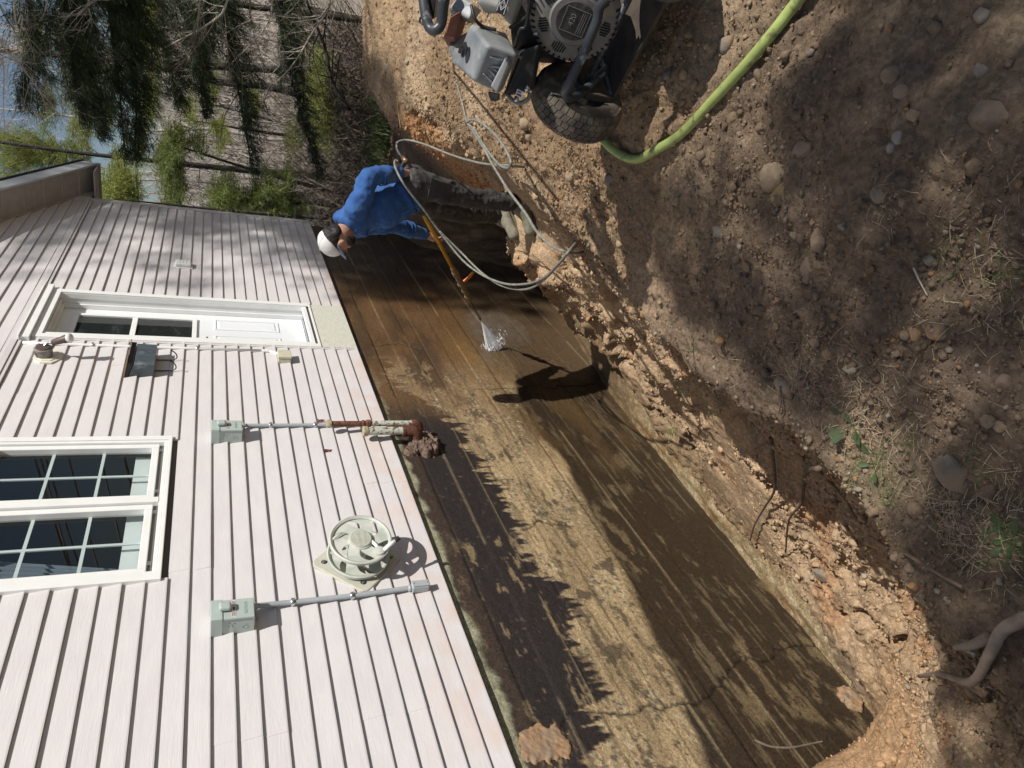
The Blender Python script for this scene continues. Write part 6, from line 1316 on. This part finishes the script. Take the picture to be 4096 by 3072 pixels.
crown('slender pine with a dark bare trunk and yellow green tufts beside the roof end', bs(1366, 712, 19), 9, [(120,590,110,70,90),(230,640,90,60,60),(320,560,50,130,70),(480,700,40,100,30),(60,640,60,60,40),(40,560,40,30,20),(520,590,60,40,16)], M_NEEDL, 19, tr=.10, top=at(200, 600, X=19))
crown('leafy green pine in front of the sky gap and hill edge', bs(1300, 790, 15), 7, [(700,560,40,70,40),(690,680,50,90,70),(700,780,40,60,44),(660,620,40,50,26),(790,560,40,40,18)], M_NEEDM, 15, tr=.05, top=at(640, 560, X=15))
crown('bright green young pine whose tufts catch the sun below the hill', bs(1340, 380, 14), 5, [(1270,300,36,80,44),(1285,430,42,90,62),(1300,520,30,60,26),(1250,380,30,60,20)], M_NEEDL, 14, tr=.05, top=at(1180, 300, X=14))
crown('yellow green pine bough cluster high up against the sky', bs(1300, 20, 14), 9, [(560,60,36,90,50),(590,180,34,80,50),(600,330,26,90,36),(620,40,30,60,26),(595,420,16,40,10)], M_NEEDL, 14, tr=.07, top=at(300, -80, X=14))
crown('low green pine just beyond the house corner, near the eave', bs(1290, 860, 13), 5, [(460,760,50,50,36),(490,700,36,50,20),(420,810,30,40,16),(540,740,30,40,14)], M_NEEDL, 13, tr=.04, top=at(400, 790, X=13))
crown('spreading green pine behind the worker, low and sunlit', bs(1340, 800, 14), 4, [(900,770,60,50,46),(960,830,90,50,70),(1060,800,80,60,60),(1160,830,80,50,56),(1120,730,60,50,30),(880,840,60,30,26)], M_NEEDM, 14, tr=.05, top=at(860, 790, X=14))
crown('mixed green pine filling the view behind the nearest boughs', bs(1300, 250, 16), 11, [(130,160,70,90,50),(280,120,60,80,44),(300,330,60,80,40),(430,250,60,90,44),(500,120,50,80,36),(180,430,40,60,18),(420,440,50,60,28),(560,520,30,60,20)], M_NEEDM, 16, tr=.09, top=at(-100, 200, X=16))
crown('bright yellow green pine low on the hillside between hanging boughs', bs(1330, 560, 18), 5, [(840,330,30,70,26),(880,520,36,70,30),(1010,420,30,60,20),(1180,560,40,70,30),(760,430,24,50,16)], M_NEEDL, 18, tr=.05, top=at(760, 480, X=18))
def dark_trunk(pts, X, r, label):
    P = [at(x, y, X=X) for x, y in pts]; base = P[-1]; t = thing('tall_trunk', label, 'tree', base, 'bare dark trunks in the woods'); b = MB(); b.tube(P, [r*(.45+.55*i/(len(P)-1)) for i in range(len(P))], 9, smooth=5); b.build('trunk', M_BARKD, t, smooth=True)
    b = MB()
    for i in range(26):
        f_ = random.uniform(0, len(P)-1.01); k = int(f_); q = P[k].lerp(P[k+1], f_-k); d = Vector((random.gauss(0, 1), random.gauss(0, 1), random.gauss(.1, .3))).normalized(); l = random.uniform(.3, 1.3); b.tube([q, q+d*l*.5, q+d*l+Vector((0, 0, -.15*l))], [.012, .008, .003], 3, cap=False)
    b.build('dead_branches', M_BARKD, t)['kind'] = 'stuff'
dark_trunk([(-200,540),(364,617),(700,650),(1000,682),(1400,716)], 17.5, .070, 'dark slim trunk standing just clear of the roof end')
dark_trunk([(-200,180),(400,235),(740,290),(900,330),(1083,348),(1309,408),(1500,450)], 15, .085, 'dark crooked trunk behind the hanging boughs')
dark_trunk([(600,360),(900,430),(1120,490),(1290,530),(1450,560)], 20, .05, 'thin dark trunk leaning on the hillside')
dark_trunk([(1180,-150),(1240,40),(1300,190),(1330,330),(1400,440)], 12, .03, 'leaning dark sapling at the end of the bank')
# bare grey trees, each an individual copy of one of four kinds
def branch(b, p, d, l, r, depth, rr, sides=4):
    n = 4; P = [p]; q = p; dd = d
    for i in range(n): dd = (dd+Vector((rr.gauss(0, .13), rr.gauss(0, .13), rr.gauss(.04, .1)))).normalized(); q = q+dd*l/n; P.append(q)
    b.tube(P, [r*(1-.7*i/n) for i in range(n+1)], sides, cap=False)
    if depth > 0:
        for k in range(rr.randint(3, 5)):
            f_ = rr.uniform(.25, 1); i = min(int(f_*n), n-1); s_ = P[i].lerp(P[i+1], f_*n-i); a = rr.uniform(0, 6.28); o_ = dd.orthogonal().normalized(); o2 = dd.cross(o_); nd = (dd*rr.uniform(.5, .9)+(o_*math.cos(a)+o2*math.sin(a))*rr.uniform(.5, .9)).normalized(); branch(b, s_, nd, l*rr.uniform(.4, .65), r*.45, depth-1, rr, 3)
protos = []
for k in range(4):
    rr = random.Random(k+20); root_e = bpy.data.objects.new('bare_tree', None); link(root_e); ORG[root_e] = Vector((0, 0, 0)); H_ = (9, 11, 8, 13)[k]; b = MB(); P = [Vector((0, 0, -.5))]
    for i in range(6): P.append(P[-1]+Vector((rr.gauss(0, .16), rr.gauss(0, .16), H_/6)))
    b.tube(P, [.085*(1-.8*i/6) for i in range(7)], 6, smooth=2); tr_ = b.build('trunk', M_BARKG, root_e, smooth=True); b = MB()
    for i in range(15):
        f_ = rr.uniform(1.6, 5.9); j = int(f_); s_ = P[j].lerp(P[j+1], f_-j); a = rr.uniform(0, 6.28); branch(b, s_, Vector((math.cos(a), math.sin(a), .9)).normalized(), rr.uniform(1.2, 2.6)*(1-.1*f_), .022, 2, rr, 3)
    br_ = b.build('branches', M_BARKG, root_e); protos.append((root_e, tr_, br_))
rr = random.Random(77); desc = ['slender', 'forked', 'leaning', 'thin']; n_t = 0; places = ['low on the slope', 'half way up the slope', 'near the top of the slope', 'at the foot of the slope']
BT = 'one of the many leafless grey trees on the brown hillside behind the house'
for i in range(84):
    X = 15+44*rr.random()**.9; x_, y_ = 1000, rr.uniform(-60, 960); p = at(x_, y_, X=X); k = rr.randrange(4)
    if i < 4: t, a_, c_ = protos[i]; k = i
    else:
        pr = protos[k]; t = pr[0].copy(); link(t); a_ = pr[1].copy(); link(a_, t); c_ = pr[2].copy(); link(c_, t)
    t.location = (X, p.y, gz1(X, p.y)); t.rotation_euler = (rr.gauss(0, .05), rr.gauss(0, .05), rr.uniform(0, 6.28)); s_ = rr.uniform(.65, 1.15); s_ = s_ if i % 9 == 0 else min(s_, (.058*X-gz1(X, p.y))/10); t.scale = (s_, s_, s_); tag(t, BT, 'tree', 'leafless grey trees on the hillside')
# the far wood as a mass of trunks and twigs
def sticks(name, n, fx, M, label, sides=3):
    V = []; Fs = []
    for i in range(n):
        P, r0, r1 = fx(i); k = len(V)
        for p, r in ((P[0], r0), (P[1], r1)):
            for j in range(3): a = j*2.094; V.append((p[0]+math.cos(a)*r, p[1]+math.sin(a)*r, p[2]+math.sin(a+1)*r*.3))
        for j in range(3): Fs.append((k+j, k+(j+1) % 3, k+3+(j+1) % 3, k+3+j))
    o = raw(name, np.array(V), np.array(Fs), M); o['kind'] = 'stuff'; tag(o, label); return o
rr = random.Random(5)
def f1(i):
    X = rr.uniform(34, 76); p = at(1000, rr.uniform(-100, 1000), X=X); z = gz1(X, p.y); h_ = max(.5, min(rr.uniform(1.6, 3.6), .053*X-z+rr.gauss(0, .25))); return ((X, p.y, z-.2), (X+rr.gauss(0, .5), p.y+rr.gauss(0, .5), z+h_)), .055, .02
sticks('far_wood', 2600, f1, M_BARKG, 'massed thin grey trunks covering the far hillside')
def f2(i):
    X = rr.uniform(26, 72); p = at(1000, rr.uniform(-100, 1000), X=X); z = gz1(X, p.y); z = z+rr.uniform(.1, max(.3, .047*X-z)); l = rr.uniform(.4, 1.5); a = rr.uniform(0, 6.28); return ((X, p.y, z), (X+math.cos(a)*l*.6, p.y+math.sin(a)*l*.6, z+l*rr.uniform(.2, .9))), .016, .006
sticks('far_twigs', 9000, f2, M_BARKG, 'haze of bare twigs over the far hillside')
M_BRUSH = mat('brush_twigs', (.17,.135,.10), (.09,.07,.055), rough=.9, scale=2)
def f3(i):
    X = rr.uniform(11.6, 19); p = at(1250, rr.uniform(60, 1010), X=X); z = gz1(X, p.y)+max(0, rr.gauss(.55, .5)); l = rr.uniform(.3, 1.3); a = rr.uniform(0, 6.28); return ((X, p.y, z), (X+math.cos(a)*l*.7, p.y+math.sin(a)*l*.7, z+l*rr.uniform(-.2, .8))), .007, .003
sticks('underbrush', 9000, f3, M_BRUSH, 'tangled leafless brush at the edge of the woods')
def f4(i):
    X = rr.uniform(9.9, 13); y = rr.uniform(.9, 4.5); z = -2.3 if X < 11 else gz1(X, y); l = rr.uniform(.05, .3); return ((X, y, z), (X+rr.gauss(0, .1), y+rr.gauss(0, .1), z+l)), .006, .001
sticks('corner_grass', 4200, f4, M_GRASS, 'rough green grass beyond the far corner of the house')

# leafless maple reaching in from the right: pale sunlit limbs against the pines
mt = thing('bare_tree', 'nearby leafless tree reaching in with pale sunlit limbs and twigs', 'tree', (9.5, -6.5, -2.2)); b = MB()
b.tube([(9.5, -6.5, -2.6), (9.6, -6.4, 0), (9.4, -6.5, 2.5), (9.7, -6.6, 6), (9.5, -6.5, 9)], [.15, .13, .11, .07, .02], 10, smooth=4); b.build('trunk', M_BARKG, mt, smooth=True); b = MB(); rr = random.Random(31)
LM = [([(980,-350),(910,0),(850,85),(700,170),(600,225),(500,330)],8,.020),([(1420,-300),(1330,0),(1250,130),(1170,260),(1070,370),(1062,430)],8,.017),([(600,-350),(353,16),(276,66),(193,121),(110,182),(40,200)],7.5,.017),([(-120,-200),(0,157),(60,235),(120,312),(168,385),(190,450)],7,.012),([(-100,-300),(0,20),(50,110),(120,235),(200,300),(250,420)],7.5,.012),([(380,-350),(355,0),(366,100),(335,220),(318,330),(345,430)],7.5,.014),([(540,-350),(520,0),(528,90),(532,180),(530,260)],8,.012),([(720,-350),(700,0),(722,120),(760,230),(770,300)],8.5,.012),([(1030,-350),(1000,0),(1012,120),(1050,240),(1090,330)],8.5,.012),([(860,-350),(800,0),(790,110),(770,190),(700,290)],8,.012),([(1220,-350),(1180,0),(1150,150),(1120,260),(1040,330)],8.6,.012),([(1090,-350),(1090,0),(1060,110),(980,200),(900,280),(880,330)],8,.013),([(240,-350),(190,0),(150,90),(60,130)],7.5,.012),([(480,-300),(450,0),(440,100),(410,190),(390,330)],8,.012),([(640,-350),(640,0),(610,110),(560,170),(520,230)],8,.011),([(-60,60),(10,230),(14,420),(20,560)],6.8,.010),([(1380,-200),(1350,0),(1320,120),(1300,260),(1340,330)],9.5,.010),([(60,-200),(90,60),(70,200),(110,320),(100,460)],7.3,.010)]
for pts, X, r in LM:
    X = X*1.28; r = r*.95
    P = [at(x, y, X=X+.15*i) for i, (x, y) in enumerate(pts)]; s0 = Vector((9.6, -6.4, P[0].z-.8)); P = [s0]+P
    b.tube(P, [r*1.5]+[r*(1-.72*i/(len(P)-2)) for i in range(len(P)-1)], 6, smooth=5)
    for i in range(1, len(P)-1):
        for k in range(6):
            f_ = rr.random(); q = P[i].lerp(P[i+1], f_); T = (P[i+1]-P[i]).normalized(); a = rr.uniform(0, 6.28); o_ = T.orthogonal().normalized(); o2 = T.cross(o_); d = (T*.75+(o_*math.cos(a)+o2*math.sin(a))*.65).normalized(); branch(b, q, d, rr.uniform(.25, .85), r*.20+.0012, 2 if k < 2 else 1, rr, 3)
b.build('limbs', M_TWIG, mt, smooth=True)['kind'] = 'stuff'

# ---- trees outside the picture on the right, crowns shaped to shade the wall and the bank
def inside(px, py, poly):
    c_ = False; n = len(poly)
    for i in range(n):
        (x1, y1), (x2, y2) = poly[i], poly[i-1]
        if (y1 > py) != (y2 > py) and px < (x2-x1)*(py-y1)/(y2-y1)+x1: c_ = not c_
    return c_
SD = np.array(SUN); tree_pts = []
for i in range(3400):
    X = random.uniform(6.2, 9.75); z = random.uniform(-4.4, 4.0); n_ = float(fbm(np.array([X*1.2]), np.array([z*2.6]), 61, 3)[0])
    if z < -1.3: dns = sstep(6.9, 7.7, X+(n_-.5)*1.0)
    else: dns = (.15*sstep(6.8, 7.4, X)+.33*sstep(7.4, 8.3, X)+.5*sstep(8.2, 9.3, X))*(.35+1.3*sstep(.42, .55, n_))
    if random.random() < dns: k = random.uniform(9.5, 13.5); tree_pts.append(np.array((X, 2.8, z))+SD/abs(SD[1])*k)
tree_pts = np.array(tree_pts); tree_pts = tree_pts[(tree_pts[:, 2] > 6.2)]
def shade_tree(label, base, P, n, L, wd, M, top, grp, r=.22):
    t = thing('pine_tree', label, 'tree', base, grp); base = Vector(base); top = Vector(top); b = MB(); b.tube([base-Vector((0, 0, .5)), base.lerp(top, .5)+Vector((.1, -.1, 0)), top], [r, r*.7, r*.2], 10, smooth=6); b.build('trunk', M_BARKD, t, smooth=True); fo = Foliage(); br = MB(); Dv = []
    for i, p in enumerate(P):
        q = Vector(p); tz = min(max((q.z-.6-base.z)/(top.z-base.z), .1), .97); o_ = base.lerp(top, tz); d = (q-o_); Dv.append(tuple(d.normalized()))
        if i % 9 == 0: br.tube([o_, o_.lerp(q, .5)+Vector((0, 0, .1)), q], [.03, .02, .006], 4, cap=False)
    fo.add(P, np.array(Dv), n, L, wd, spread=.9); br.build('limbs', M_BARKD, t); fo.build('foliage', M, t); return t
shade_tree('tall pine on the right outside the picture, shading the far wall', (8.0, -8.5, -2.0), tree_pts, 16, .20, .020, M_NEED, (7.6, -8.8, 17), 'evergreens shading from the right', .2)
bp = [(2430,1050,-1.55),(2462,1250,-1.58),(2530,1340,-1.62),(2570,1440,-1.70),(2620,1510,-1.80),(2760,1600,-1.88),(2880,1690,-1.95),(2990,1760,-2.02),(3085,1830,-2.1),(3155,1980,-2.3),(3210,2090,-2.45),(3260,2230,-2.6),(3420,2400,-2.75),(3520,2600,-2.9),(3560,2800,-2.95),(3640,3072,-2.7),(3700,3400,-2.3)]
poly = [(2.62,.34),(2.40,.58),(2.05,.68),(1.5,.69),(1.1,.72),(.90,.88),(.75,1.15),(.50,1.4),(-1.6,1.6),(-1.6,-2.2),(1.2,-2.2),(1.5,-.5),(1.9,.12),(2.3,.30)]
g_pts = []
for i in range(6500):
    X = random.uniform(-1.6, 2.6); Y = random.uniform(-2.2, 2.2)
    if not inside(X, Y, poly): continue
    n_ = float(fbm(np.array([X*1.5]), np.array([Y*1.5]), 71, 4)[0]); p_ = .97 if Y > .26-.06*(X < 1.6) else .48+.5*sstep(.42, .56, n_)
    if X < 1.35 and .05 < Y < .75: p_ *= .25+.9*sstep(.42, .56, n_)
    if random.random() < p_: k = random.uniform(5.0, 7.5); g_pts.append(np.array((X, Y, -1.55))+SD/SD[2]*k)
shade_tree('broad pine behind the viewer, shading the bare soil of the bank', (-1.5, -7.2, -2.0), np.array(g_pts), 22, .085, .016, M_NEED, (-1.3, -6.6, 8), 'evergreens shading from the right', .18)
# more evergreens on that side, seen mirrored in the window panes
for i, (x, y, h_) in enumerate(((6, -16, 15), (1, -19, 13), (12, -15, 14), (17, -22, 17), (-6, -17, 14))):
    P = []; 
    for k in range(420): u = random.random()**.8; a = random.uniform(0, 6.28); r_ = (1-u)*3.0*random.random()**.4+.15; P.append((x+math.cos(a)*r_, y+math.sin(a)*r_, -2+2.2+u*(h_-2)))
    shade_tree(['second', 'third', 'fourth', 'fifth', 'sixth'][i]+' pine of the row across the yard, mirrored in the window', (x, y, -2.2), np.array(P), 20, .42, .035, M_NEED, (x, y, h_), 'evergreens shading from the right', .16)
